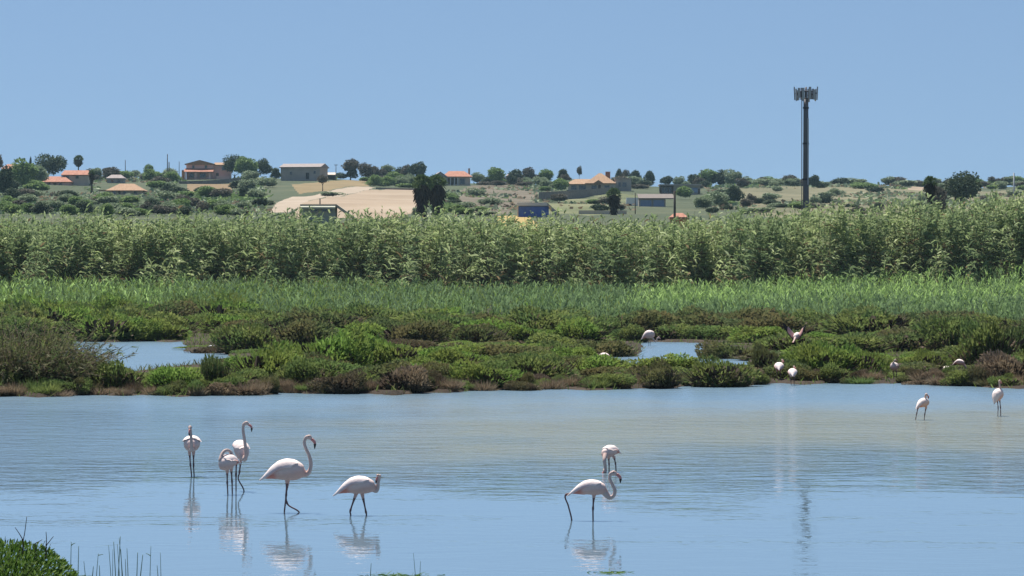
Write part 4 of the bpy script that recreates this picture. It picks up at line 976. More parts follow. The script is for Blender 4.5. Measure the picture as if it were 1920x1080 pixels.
def hill_scrub():
    n = 42000
    px = rng.uniform(-300, 2150, n); d = 455 + 690 * rng.random(n) ** 1.3
    py = hill_y(px, d); keep = np.ones(n, bool)
    for m, nme, poly in FIELDS:
        a = in_poly(px, py, poly); keep &= ~(a & (rng.random(n) > (.0 if m in ('tan', 'track', 'straw', 'gold', 'stub') else .7 * (wav2((px - 960) / F * d, d, 64, .05, 3) > .1))))
    v = wav2((px - 960) / F * d, d, 63, .06, 3) + rng.normal(0, .4, n) + interp(px, [(0, .6), (500, .4), (700, -.3), (2100, -.3)])
    for a, b, c, e in occupied: keep &= ~((px > a - 5) & (px < b + 5) & (py > c) & (py < e + 14))
    keep &= (v > -.3) & (py < 398) & ~((px > 495) & (px < 795) & (py > 333)); px, d, v = px[keep], d[keep], v[keep]; n = len(px); x = (px - 960) / F * d; z = ground_z(px, d)
    p = np.repeat(np.stack([x, d, z], 1), 3, 0) + rng.normal(0, .6, (3 * n, 3)) * [1, 1, .25]
    S = strips(p, rng.normal(0, 1, (3 * n, 3)) * [1, .5, .3] + [0, 0, .3], rng.uniform(.4, 1.2, 3 * n) * np.repeat(.4 + d / 1500, 3), rng.uniform(.4, 1.1, 3 * n) * np.repeat(.4 + d / 1500, 3), droop=.1, k=1, prof=(1, .6))
    o = obj('hillside_scrub', strips_mesh('hillside_scrub', [(S, np.repeat(np.where(v > .7, 1, np.where(v > -.1, 0, 2)), 3))], [M['t_olive'], M['t_green'], M['b_straw']]))
    tag(o, 'low grey green scrub and grass carpeting the far hillside', 'scrub', kind='stuff')
hill_scrub()

def palm(px, py, hpx, crown_px, label, d=None, skirt=0, trunk_px=3, group=None):
    d = float(d or hill_d(px, py)); s = F / d; h = hpx / s; R = crown_px / s / 2; x = (px - 960) / F * d; z = float(ground_z(px, d)); zt = H - (py - YH) / F * d
    r = np.random.default_rng(int(px)); root = empty('palm_tree', (x, d, min(z, zt))); hc = h - R * .75 + max(0, zt - z)
    tw = trunk_px / s / 2
    v, q, t = sweep(catmull([(0, 0, 0), (.1 * tw, 0, hc * .5), (0, 0, hc)], 4), np.linspace(tw * 1.2, tw, 9), np.linspace(tw * 1.2, tw, 9), (1, 0, 0), 8)
    obj('trunk', poly_mesh('trunk', v, q, [M['bark']], None, True, t), root)
    nf = 46; az = r.uniform(0, 6.28, nf); el = r.uniform(-.15, 1.45, nf); c = np.stack([np.cos(az) * np.cos(el), np.sin(az) * np.cos(el), np.sin(el)], 1)
    st = strips(np.tile([[0, 0, hc]], (nf, 1)), c, R * .6, R * .05, droop=.05, k=2, rg=r)
    per = 15; ci = np.repeat(np.arange(nf), per); tip = st[ci, -1].mean(1)
    fd = c[ci] + r.normal(0, .5, (nf * per, 3)); S = strips(tip - fd * 0, fd, R * r.uniform(.35, .55, nf * per), R * .09, droop=.2, k=2, prof=(.5, 1, .1), rg=r)
    obj('crown', strips_mesh('crown', [(st, 0), (S, 0)], [M['palm']]), root)
    if skirt:
        ns = 900; tt = r.random(ns) ** .8; zz = hc - tt * skirt / s; az = r.uniform(0, 6.28, ns); rw = np.interp(tt, [0, .12, .4, .75, 1], [.75, 1.05, .62, .22, .08]) * R
        p = np.stack([np.cos(az) * rw * .5, np.sin(az) * rw * .5, zz], 1); dd = np.stack([np.cos(az) * .4, np.sin(az) * .4, -np.ones(ns)], 1) + r.normal(0, .2, (ns, 3))
        S = strips(p, dd, R * r.uniform(.4, .8, ns), R * r.uniform(.08, .16, ns), droop=.1, k=1, prof=(1, .4), rg=r)
        obj('frond_skirt', strips_mesh('frond_skirt', [(S, 0)], [M['skirt']]), root)
    tag(root, label, 'palm tree', group)
palm(791, 400, 70, 44, 'left one of the twin palms with shaggy dead frond skirts before the mown field', d=560, skirt=52, trunk_px=7)
palm(819, 398, 68, 44, 'right one of the twin palms with shaggy dead frond skirts before the mown field', d=575, skirt=50, trunk_px=7)
palm(1151, 400, 46, 30, 'single dark palm with a brown frond skirt below the tan roofed house', d=620, skirt=32, trunk_px=6)
palm(147, 326, 34, 20, 'fan palm standing against the sky above the red roofed villa', skirt=6, trunk_px=2)
palm(172, 370, 50, 14, 'slender dark palm between the red roofed villa and the low tan roofed house', skirt=16, trunk_px=3)
palm(1744, 384, 52, 30, 'ragged palm rising from the cane tops left of the large spreading tree', d=430, skirt=24, trunk_px=5)

# ------------------------------------------------------------------ houses
BOXQ = [(0, 3, 2, 1), (4, 5, 6, 7), (0, 1, 5, 4), (1, 2, 6, 5), (2, 3, 7, 6), (3, 0, 4, 7)]
def boxv(x0, x1, y0, y1, z0, z1): return [(x0, y0, z0), (x1, y0, z0), (x1, y1, z0), (x0, y1, z0), (x0, y0, z1), (x1, y0, z1), (x1, y1, z1), (x0, y1, z1)]
def box(name, root, b, mat):
    return obj(name, poly_mesh(name, boxv(*b), BOXQ, [M[mat]]), root)
def boxes(name, root, bs, mat):
    V, Q = [], []
    for b in bs: Q += [tuple(i + len(V) for i in q) for q in BOXQ]; V += boxv(*b)
    return obj(name, poly_mesh(name, V, Q, [M[mat]]), root)
def gable(name, root, x0, x1, y0, y1, z0, zr, mat, axis='x', over=.35, th=.22, hip=0.0):
    """pitched roof with eaves thickness; ridge along x or y; hip shortens the ridge"""
    x0 -= over; x1 += over; y0 -= over; y1 += over
    if axis == 'x':
        ym = (y0 + y1) / 2; r = [(x0 + hip, ym), (x1 - hip, ym)]
        c = [(x0, y0), (x1, y0), (x1, y1), (x0, y1)]; qs = [(0, 1, 5, 4), (2, 3, 4, 5)]; ts = [(1, 2, 5), (3, 0, 4)]
    else:
        xm = (x0 + x1) / 2; r = [(xm, y0 + hip), (xm, y1 - hip)]
        c = [(x0, y0), (x1, y0), (x1, y1), (x0, y1)]; qs = [(1, 2, 5, 4), (3, 0, 4, 5)]; ts = [(0, 1, 4), (2, 3, 5)]
    V = [(a, b, z0) for a, b in c] + [(a, b, zr) for a, b in r] + [(a, b, z0 - th) for a, b in c]
    Q = qs + [(0, 6, 7, 1), (1, 7, 8, 2), (2, 8, 9, 3), (3, 9, 6, 0), (6, 9, 8, 7)]
    return obj(name, poly_mesh(name, V, Q, [M[mat]], None, False, ts), root)
def slope(name, root, x0, x1, y0, y1, zf, zb, mat, th=.2):
    V = [(x0, y0, zf), (x1, y0, zf), (x1, y1, zb), (x0, y1, zb), (x0, y0, zf - th), (x1, y0, zf - th), (x1, y1, zb - th), (x0, y1, zb - th)]
    return obj(name, poly_mesh(name, V, [(0, 1, 2, 3), (4, 7, 6, 5), (0, 4, 5, 1), (1, 5, 6, 2), (2, 6, 7, 3), (3, 7, 4, 0)], [M[mat]]), root)
def window(root, x, z, w, h, y=0.0, name='window', glass='glass'):
    t = .12
    f = boxes(name, root, [(x - w / 2 - t, x + w / 2 + t, y - .10, y - .003, z - t, z), (x - w / 2 - t, x + w / 2 + t, y - .10, y - .003, z + h, z + h + t),
                           (x - w / 2 - t, x - w / 2, y - .10, y - .003, z, z + h), (x + w / 2, x + w / 2 + t, y - .10, y - .003, z, z + h)], 'frame')
    box('pane', f, (x - w / 2, x + w / 2, y - .05, y - .006, z, z + h), glass); return f
def door(root, x, w, h, y=0.0, mat='shut', z=0.0):
    o = box('door', root, (x - w / 2, x + w / 2, y - .07, y - .004, z, z + h), mat)
    box('handle', o, (x + w / 2 - .2, x + w / 2 - .12, y - .13, y - .071, z + 1.0, z + 1.12), 'steel'); return o
def house(px, py, label, cat='house', name='house', rz=0.0, d=None, z=None):
    d = float(d or hill_d(px, py)); x = (px - 960) / F * d; zz = float(ground_z(px, d)); zt = H - (py - YH) / F * d
    o = empty(name, (x, d, zt), math.radians(rz)); tag(o, label, cat); return o, F / d, max(.5, zt - zz + 1.2)
# walls reach below the visible foot (down by the third value) so that they stand in the slope
h, s, dn = house(120, 349, 'red roofed villa with two stepped roofs on the left hillside'); u = 1 / s
box('wall', h, (-43 * u, 12 * u, 0, 7, -dn, 8 * u), 'wall_pink'); gable('roof', h, -43 * u, 12 * u, 0, 7, 8 * u, 19 * u, 'roof_red', 'x', hip=2.2)
box('wall', h, (-6 * u, 42 * u, 3.5, 10, -dn, 22 * u), 'wall_cream'); gable('roof', h, -6 * u, 42 * u, 3.5, 10, 22 * u, 31 * u, 'roof_red', 'x', hip=.5)
window(h, 3 * u, 14.5 * u, 6 * u, 5.5 * u, 3.5); window(h, 22 * u, 15 * u, 5 * u, 5 * u, 3.5); window(h, -28 * u, 2 * u, 5 * u, 4 * u); window(h, -6 * u, 2 * u, 4 * u, 4 * u); door(h, -17 * u, 5 * u, 6 * u)
h, s, dn = house(26, 325, 'house of which only a faded red roof shows behind trees at the far left'); u = 1 / s
box('wall', h, (-22 * u, 24 * u, 0, 8, -dn, 9 * u), 'wall_pink'); gable('roof', h, -22 * u, 24 * u, 0, 8, 9 * u, 18 * u, 'roof_red', hip=1.5); window(h, -8 * u, 3 * u, 5 * u, 4 * u); window(h, 12 * u, 3 * u, 5 * u, 4 * u); door(h, 2 * u, 4 * u, 7 * u)
h, s, dn = house(232, 364, 'low house with a bleached tan hipped roof amid the left scrub'); u = 1 / s
box('wall', h, (-28 * u, 33 * u, 0, 9, -dn, 7 * u), 'wall_cream'); gable('roof', h, -28 * u, 33 * u, 0, 9, 7 * u, 20.5 * u, 'roof_tan', hip=2.8, over=.7)
box('porch', h, (-48 * u, -28.6 * u, .5, 5, 6.5 * u, 8.2 * u), 'roof_tan'); boxes('porch_post', h, [(-47 * u, -46 * u, .7, .9, -dn, 6.4 * u), (-36 * u, -35 * u, .7, .9, -dn, 6.4 * u)], 'wall_cream')
for q in (-18, 2, 22): window(h, q * u, 1.5 * u, 5 * u, 4 * u)
door(h, -8 * u, 4 * u, 6 * u)
h, s, dn = house(385, 334, 'two storey pink house with a red tiled porch on the hilltop'); u = 1 / s
box('wall', h, (-37 * u, 14 * u, 2.5, 9, -dn, 27 * u), 'wall_pink'); gable('roof', h, -37 * u, 14 * u, 2.5, 9, 27 * u, 34.5 * u, 'roof_tan', 'y', over=.5)
V = [(-37 * u, 2.45, 27 * u), (14 * u, 2.45, 27 * u), (-11.5 * u, 2.45, 33.5 * u), (-37 * u, 2.6, 27 * u), (14 * u, 2.6, 27 * u), (-11.5 * u, 2.6, 33.5 * u)]
obj('gable_wall', poly_mesh('gable_wall', V, [(0, 3, 4, 1), (1, 4, 5, 2), (2, 5, 3, 0)], [M['wall_pink']], None, False, [(0, 1, 2), (3, 5, 4)]), h)
box('wall', h, (14.2 * u, 45 * u, 3.2, 9, -dn, 25 * u), 'wall_pink'); slope('roof', h, 13.5 * u, 46 * u, 2.9, 9.4, 25.6 * u, 31 * u, 'roof_tan')
slope('porch_roof', h, -40 * u, 15 * u, -.6, 2.4, 12 * u, 18.5 * u, 'roof_red')
for q in (-38, -18, 8): box('pillar', h, ((q - 1.6) * u, (q + 1.6) * u, -.4, -.05, -dn, 10.6 * u), 'wall_pink')
box('porch_wall', h, (-44 * u, -40.2 * u, -.4, 2.4, -dn, 15 * u), 'orange')
window(h, -27 * u, 2 * u, 7 * u, 7 * u, 2.5); window(h, -6 * u, 2 * u, 10 * u, 7 * u, 2.5); window(h, 33 * u, 16 * u, 6 * u, 6.5 * u, 3.2); window(h, -24 * u, 19 * u, 3 * u, 5 * u, 2.5); window(h, 0 * u, 19 * u, 3 * u, 5 * u, 2.5)
door(h, 21 * u, 5.5 * u, 10 * u, 3.2); box('parapet_wall', h, (20 * u, 45 * u, 1.0, 1.3, -dn, 4 * u), 'wall_pink')
h, s, dn = house(565, 336, 'long grey barn with a low pitched roof on the hilltop', 'barn', 'barn', rz=-12); u = 1 / s
box('wall', h, (-40 * u, 36 * u, 0, 9, -dn, 23 * u), 'wall_grey'); gable('roof', h, -40 * u, 36 * u, 0, 9, 23 * u, 30 * u, 'roof_grey', over=.4)
V = [(36 * u + .02, 0, 23 * u), (36 * u + .02, 9, 23 * u), (36 * u + .02, 4.5, 29.4 * u), (36 * u - .2, 0, 23 * u), (36 * u - .2, 9, 23 * u), (36 * u - .2, 4.5, 29.4 * u)]
obj('gable_wall', poly_mesh('gable_wall', V, [(0, 3, 4, 1), (1, 4, 5, 2), (2, 5, 3, 0)], [M['wall_grey']], None, False, [(0, 1, 2), (3, 5, 4)]), h)
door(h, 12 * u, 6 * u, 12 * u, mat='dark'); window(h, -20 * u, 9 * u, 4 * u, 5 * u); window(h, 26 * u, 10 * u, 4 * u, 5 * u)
h, s, dn = house(614, 333, 'small open lean to shed at the right end of the barn', 'shed', 'shed'); u = 1 / s
slope('roof', h, -14 * u, 15 * u, -1, 4, 5.5 * u, 10 * u, 'wall_cream'); box('wall', h, (-12 * u, 14 * u, 2, 3.6, -dn, 6 * u), 'dark'); boxes('post', h, [(-13 * u, -12 * u, -.8, -.6, -dn, 4.6 * u), (13 * u, 14 * u, -.8, -.6, -dn, 4.6 * u)], 'pole')  # back wall painted near-black in place of the shade inside
h, s, dn = house(849, 348, 'orange roofed house with a dark gable and a chimney above the terraces', rz=6); u = 1 / s
box('wall', h, (-14 * u, 33 * u, 0, 8, -dn, 17 * u), 'wall_cream'); gable('roof', h, -14 * u, 33 * u, 0, 8, 17 * u, 28 * u, 'roof_red', 'x', hip=2.0, over=.6)
box('wall', h, (-34 * u, -14.2 * u, -1, 7, -dn, 17 * u), 'wall_grey'); gable('roof', h, -34 * u, -14.2 * u, -1, 7, 17 * u, 26 * u, 'roof_grey', 'y', over=.5)
V = [(-34 * u, -1.05, 17 * u), (-14.2 * u, -1.05, 17 * u), (-24 * u, -1.05, 25 * u), (-34 * u, -.9, 17 * u), (-14.2 * u, -.9, 17 * u), (-24 * u, -.9, 25 * u)]
obj('gable_wall', poly_mesh('gable_wall', V, [(0, 3, 4, 1), (1, 4, 5, 2), (2, 5, 3, 0)], [M['wall_grey']], None, False, [(0, 1, 2), (3, 5, 4)]), h)
box('chimney', h, (31 * u, 34.5 * u, 3, 3.8, 17 * u, 33 * u), 'wall_grey')
box('veranda_shade_panel', h, (-10 * u, 8 * u, -.06, -.004, .5, 14 * u), 'shut'); window(h, 18 * u, 3 * u, 9 * u, 10 * u); window(h, -24 * u, 8 * u, 10 * u, 5 * u, -1); door(h, -2 * u, 4 * u, 11 * u, -.06)  # flat dark panel stands in for the shade under the veranda
for q in (-11, -4.5, 3, 9): box('pillar', h, ((q - .9) * u, (q + .9) * u, -.5, -.15, -dn, 16 * u), 'wall_white')
h, s, dn = house(1112, 358, 'sprawling house with a large tan tiled roof and grey side wing'); u = 1 / s
box('wall', h, (-46 * u, 42 * u, 0, 9, -dn, 13 * u), 'wall_cream'); gable('roof', h, -46 * u, 8 * u, 0, 9, 13 * u, 23 * u, 'roof_tan', hip=2.6, over=.8); gable('roof', h, -12 * u, 40 * u, -.4, 9.6, 14.5 * u, 34 * u, 'roof_tan', hip=4, over=.5)
gable('dormer', h, 2 * u, 18 * u, -.9, 4, 14.6 * u, 20.5 * u, 'roof_tan', 'y', over=.15); box('chimney', h, (24 * u, 33 * u, 4, 6, 22 * u, 37 * u), 'roof_red')
box('wall', h, (42.2 * u, 72 * u, 1.5, 9, -dn, 22 * u), 'wall_grey'); box('roof', h, (41.5 * u, 73 * u, 1.2, 9.3, 22.1 * u, 23.5 * u), 'roof_flat')
for q, w in ((-36, 9), (-20, 12), (2, 9), (26, 9)): window(h, q * u, 3 * u, w * u, 7 * u)
window(h, 50 * u, 8 * u, 4 * u, 8 * u, 1.5); window(h, 59 * u, 8 * u, 7 * u, 8 * u, 1.5); door(h, 12 * u, 5 * u, 11 * u); box('awning_post', h, (36 * u, 38 * u, -1.2, -.9, -dn, 13 * u), 'wall_grey')
h, s, dn = house(1278, 364, 'upper flat roofed grey house with a glazed terrace on the right hillside'); u = 1 / s
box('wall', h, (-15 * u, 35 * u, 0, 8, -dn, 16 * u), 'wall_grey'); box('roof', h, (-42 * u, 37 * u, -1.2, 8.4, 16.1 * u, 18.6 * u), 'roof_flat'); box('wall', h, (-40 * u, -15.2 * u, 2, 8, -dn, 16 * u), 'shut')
for q in (-34, -28, -21): window(h, q * u, 2 * u, 4.2 * u, 11 * u, 2)
window(h, 2 * u, 4 * u, 9 * u, 8 * u, 0, glass='glassblue'); window(h, 22 * u, 3 * u, 16 * u, 9 * u, 0, glass='glassblue'); box('balcony', h, (-41 * u, -15.5 * u, -1, 1.9, -2 * u, 0), 'roof_flat'); door(h, 32 * u, 4 * u, 10 * u)
h, s, dn = house(1224, 391, 'lower glass fronted house with a sloping grey roof on the right hillside'); u = 1 / s
box('wall', h, (-26 * u, 24 * u, 0, 6, -dn, 18 * u), 'wall_grey'); slope('roof', h, -27 * u, 40 * u, -.5, 7.5, 19.5 * u, 29 * u, 'roof_dusty')
window(h, -13 * u, 4 * u, 21 * u, 12 * u, glass='glassblue'); window(h, 11 * u, 4 * u, 20 * u, 12 * u, glass='glassblue'); box('balcony', h, (-27 * u, 23 * u, -1.2, -.11, 1 * u, 3 * u), 'wall_stone')
h, s, dn = house(1007, 407, 'blue fronted shed with a pale flat roof and sloping right wall just above the canes', 'shed', 'shed'); u = 1 / s
box('wall', h, (-37 * u, -35 * u, -.2, 5, -dn, 27 * u), 'wall_cream'); box('front_panel', h, (-34.8 * u, 22 * u, 0, .1, -dn, 20 * u), 'blue'); box('wall', h, (-34.8 * u, 20 * u, .12, 4.8, -dn, 21 * u), 'wall_grey')
box('roof', h, (-38 * u, 19 * u, -.5, 5.2, 21.2 * u, 27 * u), 'wall_white')
V = [(19.2 * u, -.45, 27 * u), (19.2 * u, -.45, 21.2 * u), (44 * u, -.45, 4 * u), (44 * u, -.45, -6 * u), (19.2 * u, 5.2, 27 * u), (19.2 * u, 5.2, 21.2 * u), (44 * u, 5.2, 4 * u), (44 * u, 5.2, -6 * u)]
obj('sloping_roof', poly_mesh('sloping_roof', [V[0], V[2], V[3], V[1], V[4], V[6], V[7], V[5]], [(0, 3, 2, 1), (4, 5, 6, 7), (0, 1, 5, 4), (1, 2, 6, 5), (2, 3, 7, 6), (3, 0, 4, 7)], [M['roof_flat']]), h)
h, s, dn = house(607, 409, 'low beige and green building whose roof line slopes down right behind the canes', 'outbuilding', 'outbuilding', d=480); u = 1 / s
box('wall', h, (-42 * u, 22 * u, 0, 5, -dn, 22 * u), 'wall_green'); box('roof', h, (-44 * u, 24 * u, -.3, 5.3, 22.1 * u, 26 * u), 'roof_beige'); slope('eave', h, -43 * u, 22 * u, -.9, -.31, 20.5 * u, 23 * u, 'wall_green')
obj('sloping_roof', poly_mesh('sloping_roof', [(24.2 * u, -.3, 26 * u), (58 * u, -.3, 2 * u), (58 * u, -.3, -4 * u), (24.2 * u, -.3, 20 * u), (24.2 * u, 5.3, 26 * u), (58 * u, 5.3, 2 * u), (58 * u, 5.3, -4 * u), (24.2 * u, 5.3, 20 * u)], [(0, 3, 2, 1), (4, 5, 6, 7), (0, 1, 5, 4), (1, 2, 6, 5), (2, 3, 7, 6), (3, 0, 4, 7)], [M['roof_beige']]), h)
window(h, -18 * u, 13 * u, 12 * u, 4 * u); window(h, 6 * u, 13 * u, 18 * u, 4 * u)
h, s, dn = house(1276, 421, 'tiny orange walled hut with a red roof peeping over the canes beside the dark pole', 'hut', 'hut', d=455); u = 1 / s
box('wall', h, (-18 * u, 15 * u, 0, 3, -dn, 14 * u), 'orange'); gable('roof', h, -18 * u, 12 * u, 0, 3, 14 * u, 22 * u, 'roof_red', hip=.6, over=.15)
h, s, dn = house(215, 346, 'small grey roofed house hidden in the scrub above the low tan roofed house'); u = 1 / s
box('wall', h, (-14 * u, 16 * u, 0, 6, -dn, 12 * u), 'wall_grey'); gable('roof', h, -14 * u, 16 * u, 0, 6, 12 * u, 19 * u, 'roof_grey', hip=1.2); window(h, -4 * u, 4 * u, 4 * u, 5 * u); window(h, 8 * u, 4 * u, 4 * u, 5 * u)
h, s, dn = house(963, 341, 'small brown house on the skyline left of the tree row'); u = 1 / s
box('wall', h, (-13 * u, 12 * u, 0, 6, -dn, 11 * u), 'wall_grey'); gable('roof', h, -13 * u, 12 * u, 0, 6, 11 * u, 17 * u, 'roof_grey', hip=1); window(h, -3 * u, 4 * u, 6 * u, 4 * u)
def wall_run(name, pts, hgt, label, mat='wall_stone', th=.5):
    W3 = []
    for px, py in pts:
        d = float(hill_d(px, py)); W3.append(((px - 960) / F * d, d, H - (py - YH) / F * d))
    V, Q = [], []
    for (x, y, z), in zip(W3): V += [(x, y, z - 1.5), (x, y + th, z - 1.5), (x, y + th, z + hgt), (x, y, z + hgt)]
    n = len(W3)
    for i in range(n - 1):
        a, b = i * 4, i * 4 + 4
        for j in range(4): Q.append((a + j, a + (j + 1) % 4, b + (j + 1) % 4, b + j))
    Q += [(0, 3, 2, 1), (n * 4 - 4, n * 4 - 3, n * 4 - 2, n * 4 - 1)]
    tag(obj(name, poly_mesh(name, V, Q, [M[mat]])), label, 'wall')
wall_run('stone_wall', [(1010, 373), (1050, 371), (1090, 368), (1130, 364), (1150, 361)], 1.6, 'dark dry stone retaining wall below the tan roofed house')
wall_run('stone_wall', [(335, 346), (380, 345), (420, 342), (452, 339)], .9, 'low dark stone wall below the pink house')
wall_run('pale_wall', [(1085, 400), (1120, 400), (1175, 400)], .5, 'pale low wall just above the canes below the single dark palm', 'wall_cream')
wall_run('field_wall', [(705, 356), (740, 357), (778, 358)], .6, 'rough stone wall along the top of the mown field')
wall_run('pale_wall', [(1185, 395), (1215, 394), (1250, 393)], .5, 'grey terrace wall under the lower glass fronted house', 'wall_grey')
# parked white van and small white things among the bushes
def van(px, py, label):
    d = float(hill_d(px, py)); x = (px - 960) / F * d; z = H - (py - YH) / F * d; r = empty('parked_van', (x, d, z))
    V = [(-2.2, -.9, .35), (2.2, -.9, .35), (2.2, -.9, 1.0), (1.5, -.85, 1.15), (.9, -.8, 1.9), (-2.1, -.8, 1.95)]; V = V + [(a, -b, c) for a, b, c in V]
    q = [(0, 1, 2, 3), (0, 3, 4, 5), (7, 6, 9, 8), (6, 11, 10, 9)] + [(i, i + 6, (i + 1) % 6 + 6, (i + 1) % 6) for i in range(6)]
    obj('body', poly_mesh('body', V, q, [M['vanwhite']]), r); obj('windscreen', poly_mesh('windscreen', [(1.53, -.75, 1.2), (1.53, .75, 1.2), (.95, .7, 1.85), (.95, -.7, 1.85)], [(0, 1, 2, 3)], [M['glass']]), r)
    for a in (-1.4, 1.4):
        for b in (-.85, .85):
            v, q2, t = sweep([(a, b - .1, .35), (a, b + .1, .35)], .35, .35, (1, 0, 0), 14); obj('wheel', poly_mesh('wheel', v, q2, [M['tyre']], None, False, t), r)
    tag(r, label, 'van')
van(1194, 389, 'small white van parked left of the lower glass fronted house')
for q, lab in (((20, 377, 24, 5), 'pale flat greenhouse roof at the left edge below the dark tree mass'), ((68, 360, 16, 7), 'small white outbuilding below the red roofed villa'), ((50, 363, 7, 8), 'tiny white hut left of the small white outbuilding')):
    h, s, dn = house(q[0], q[1], lab, 'outbuilding', 'outbuilding'); u = 1 / s
    box('wall', h, (-q[2] / 2 * u, q[2] / 2 * u, 0, 3, -dn, q[3] * .6 * u), 'wall_white'); slope('roof', h, -q[2] / 2 * u - .2, q[2] / 2 * u + .2, -.3, 3.3, q[3] * .62 * u, q[3] * u, 'wall_white'); door(h, 0, .9, min(2, q[3] * .5 * u))

# ------------------------------------------------------------------ poles and the cell tower
def pole(px, py, hpx, label, d=None, wpx=2.0, arm=True, mat='pole', name='utility_pole'):
    d = float(d or hill_d(px, py)); s = F / d; x = (px - 960) / F * d; zt = H - (py - YH) / F * d; z = min(float(ground_z(px, d)), zt); h = hpx / s + zt - z; r = wpx / s / 2
    root = empty(name, (x, d, z)); v, q, t = sweep([(0, 0, -.3), (0, 0, h * .5), (0, 0, h)], [r * 1.1, r, r * .85], [r * 1.1, r, r * .85], (1, 0, 0), 10)
    obj('shaft', poly_mesh('shaft', v, q, [M[mat]], None, True, t), root)
    if arm:
        box('crossarm', root, (-r * 4.5, r * 4.5, -r * 1.4, -r * 1.02, h * .93, h * .93 + r * 1.3), mat)
        v, q, t = merge([sweep([(a * r * 3.8, -r * 1.2, h * .93 + r * 1.3), (a * r * 3.8, -r * 1.2, h * .93 + r * 3)], r * .5, r * .5, (1, 0, 0), 6) for a in (-1, 1)]); obj('insulator', poly_mesh('insulator', v, q, [M['steeldark']], None, True, t), root)
    tag(root, label, 'pole'); return root
pole(235, 334, 34, 'short dark utility pole on the skyline above the low tan roofed house', wpx=1.4, arm=False)
pole(314, 335, 46, 'tallest thin utility pole on the skyline left of the pink house', wpx=1.8, arm=False)
pole(317, 336, 32, 'shorter pole standing right against the tallest one left of the pink house', arm=False)
pole(336, 335, 32, 'thin utility pole closest to the pink house', wpx=1.2, arm=False)
pole(600, 391, 19, 'short wooden post above the roof of the low beige building', d=500, wpx=2.6, arm=False)
pole(630, 334, 26, 'faint thin pole between the barn and the purplish tree', wpx=1.3)
pole(1265, 414, 56, 'dark wooden pole rising from the canes beside the tiny orange hut', d=440, wpx=4.6, arm=False)
pole(1315, 352, 34, 'faint mast above the skyline clump behind the flat roofed houses', wpx=1.2, d=1145)
pole(1402, 350, 20, 'faint thin pole on the right skyline before the dry meadow', wpx=1.1, d=1145)
pole(1901, 372, 48, 'grey concrete pole near the right edge above the canes', d=520, wpx=3.0, arm=False, mat='antenna')
pole(1191, 400, 38, 'slim dark pole left of the lower glass fronted house', d=640, wpx=1.8, arm=False)
def tower():
    d = 352.0; s = F / d; x = (1511 - 960) / F * d; z = float(ground_z(1511, d)); root = empty('cell_tower', (x, d, z)); top = H - (186 - YH) / F * d - z
    zz = np.linspace(-.3, top, 10); r = np.interp(zz, [0, top], [6.6, 4.6]) / s
    v, q, t = sweep(np.stack([0 * zz, 0 * zz, zz], 1), r, r, (1, 0, 0), 16); obj('mast', poly_mesh('mast', v, q, [M['steel']], None, True, t), root)
    for zc in np.linspace(top * .2, top * .95, 5):
        v, q, t = sweep([(0, 0, zc), (0, 0, zc + .16)], np.interp(zc, [0, top], [7.6, 5.6]) / s, np.interp(zc, [0, top], [7.6, 5.6]) / s, (1, 0, 0), 16); obj('flange', poly_mesh('flange', v, q, [M['steeldark']], None, False, t), root)
    boxes('ladder', root, [(-.42, -.38, -.1, .1, 1, top), (-.42, -.38, -.42, -.38, 1, top)] + [(-.41, -.39, -.38, -.1, a, a + .03) for a in np.arange(1.2, top, .4)], 'steeldark')
    box('cable_tray', root, (.10, .24, -.38, -.30, top * .55, top * .9), 'antenna')
    # head frame: two triangular rings of tube with twelve panel antennas
    R = .82; a0 = math.radians(12)
    for zc in (top + .05, top + .75):
        pts = [(math.cos(a0 + k * 2.0944) * R, math.sin(a0 + k * 2.0944) * R, zc) for k in range(3)]
        parts = [sweep([pts[i], pts[(i + 1) % 3]], .045, .045, (0, 0, 1), 6) for i in range(3)] + [sweep([(0, 0, zc), p], .04, .04, (0, 0, 1), 6) for p in pts]
        obj('head_frame', poly_mesh('head_frame', merge(parts)[0], merge(parts)[1], [M['steeldark']], None, True, merge(parts)[2]), root)
    v, q, t = sweep([(0, 0, top), (0, 0, top + 1.15)], .10, .10, (1, 0, 0), 10); obj('spigot', poly_mesh('spigot', v, q, [M['steel']], None, True, t), root)
    for k in range(12):
        a = a0 + k * 2 * math.pi / 12 + .12 * (k % 2); rr = 1.05 if k % 3 else .92; hh2 = (1.15, .95, 1.25)[k % 3]; zc = top + .45 - hh2 / 2 + (.1 if k % 2 else -.05)
        an = obj('panel_antenna', poly_mesh('panel_antenna', boxv(-.05, .05, -.11, .11, 0, hh2), BOXQ, [M['antenna']]), root, (math.cos(a) * rr, math.sin(a) * rr, zc)); an.rotation_euler = (0, .04, a)
        br = obj('bracket', poly_mesh('bracket', boxv(-.32, -.052, -.025, .025, hh2 * .45, hh2 * .55), BOXQ, [M['steeldark']]), an)
    for k in range(6):
        a = a0 + .25 + k * 1.047; v, q, t = sweep([(math.cos(a) * .5, math.sin(a) * .5, top + .15), (math.cos(a) * .5, math.sin(a) * .5, top + .75)], .11, .11, (1, 0, 0), 8); obj('radio_unit', poly_mesh('radio_unit', v, q, [M['steeldark']], None, False, t), root)
    tag(root, 'tall steel monopole cell tower with a ring of panel antennas behind the canes', 'cell tower')
tower()

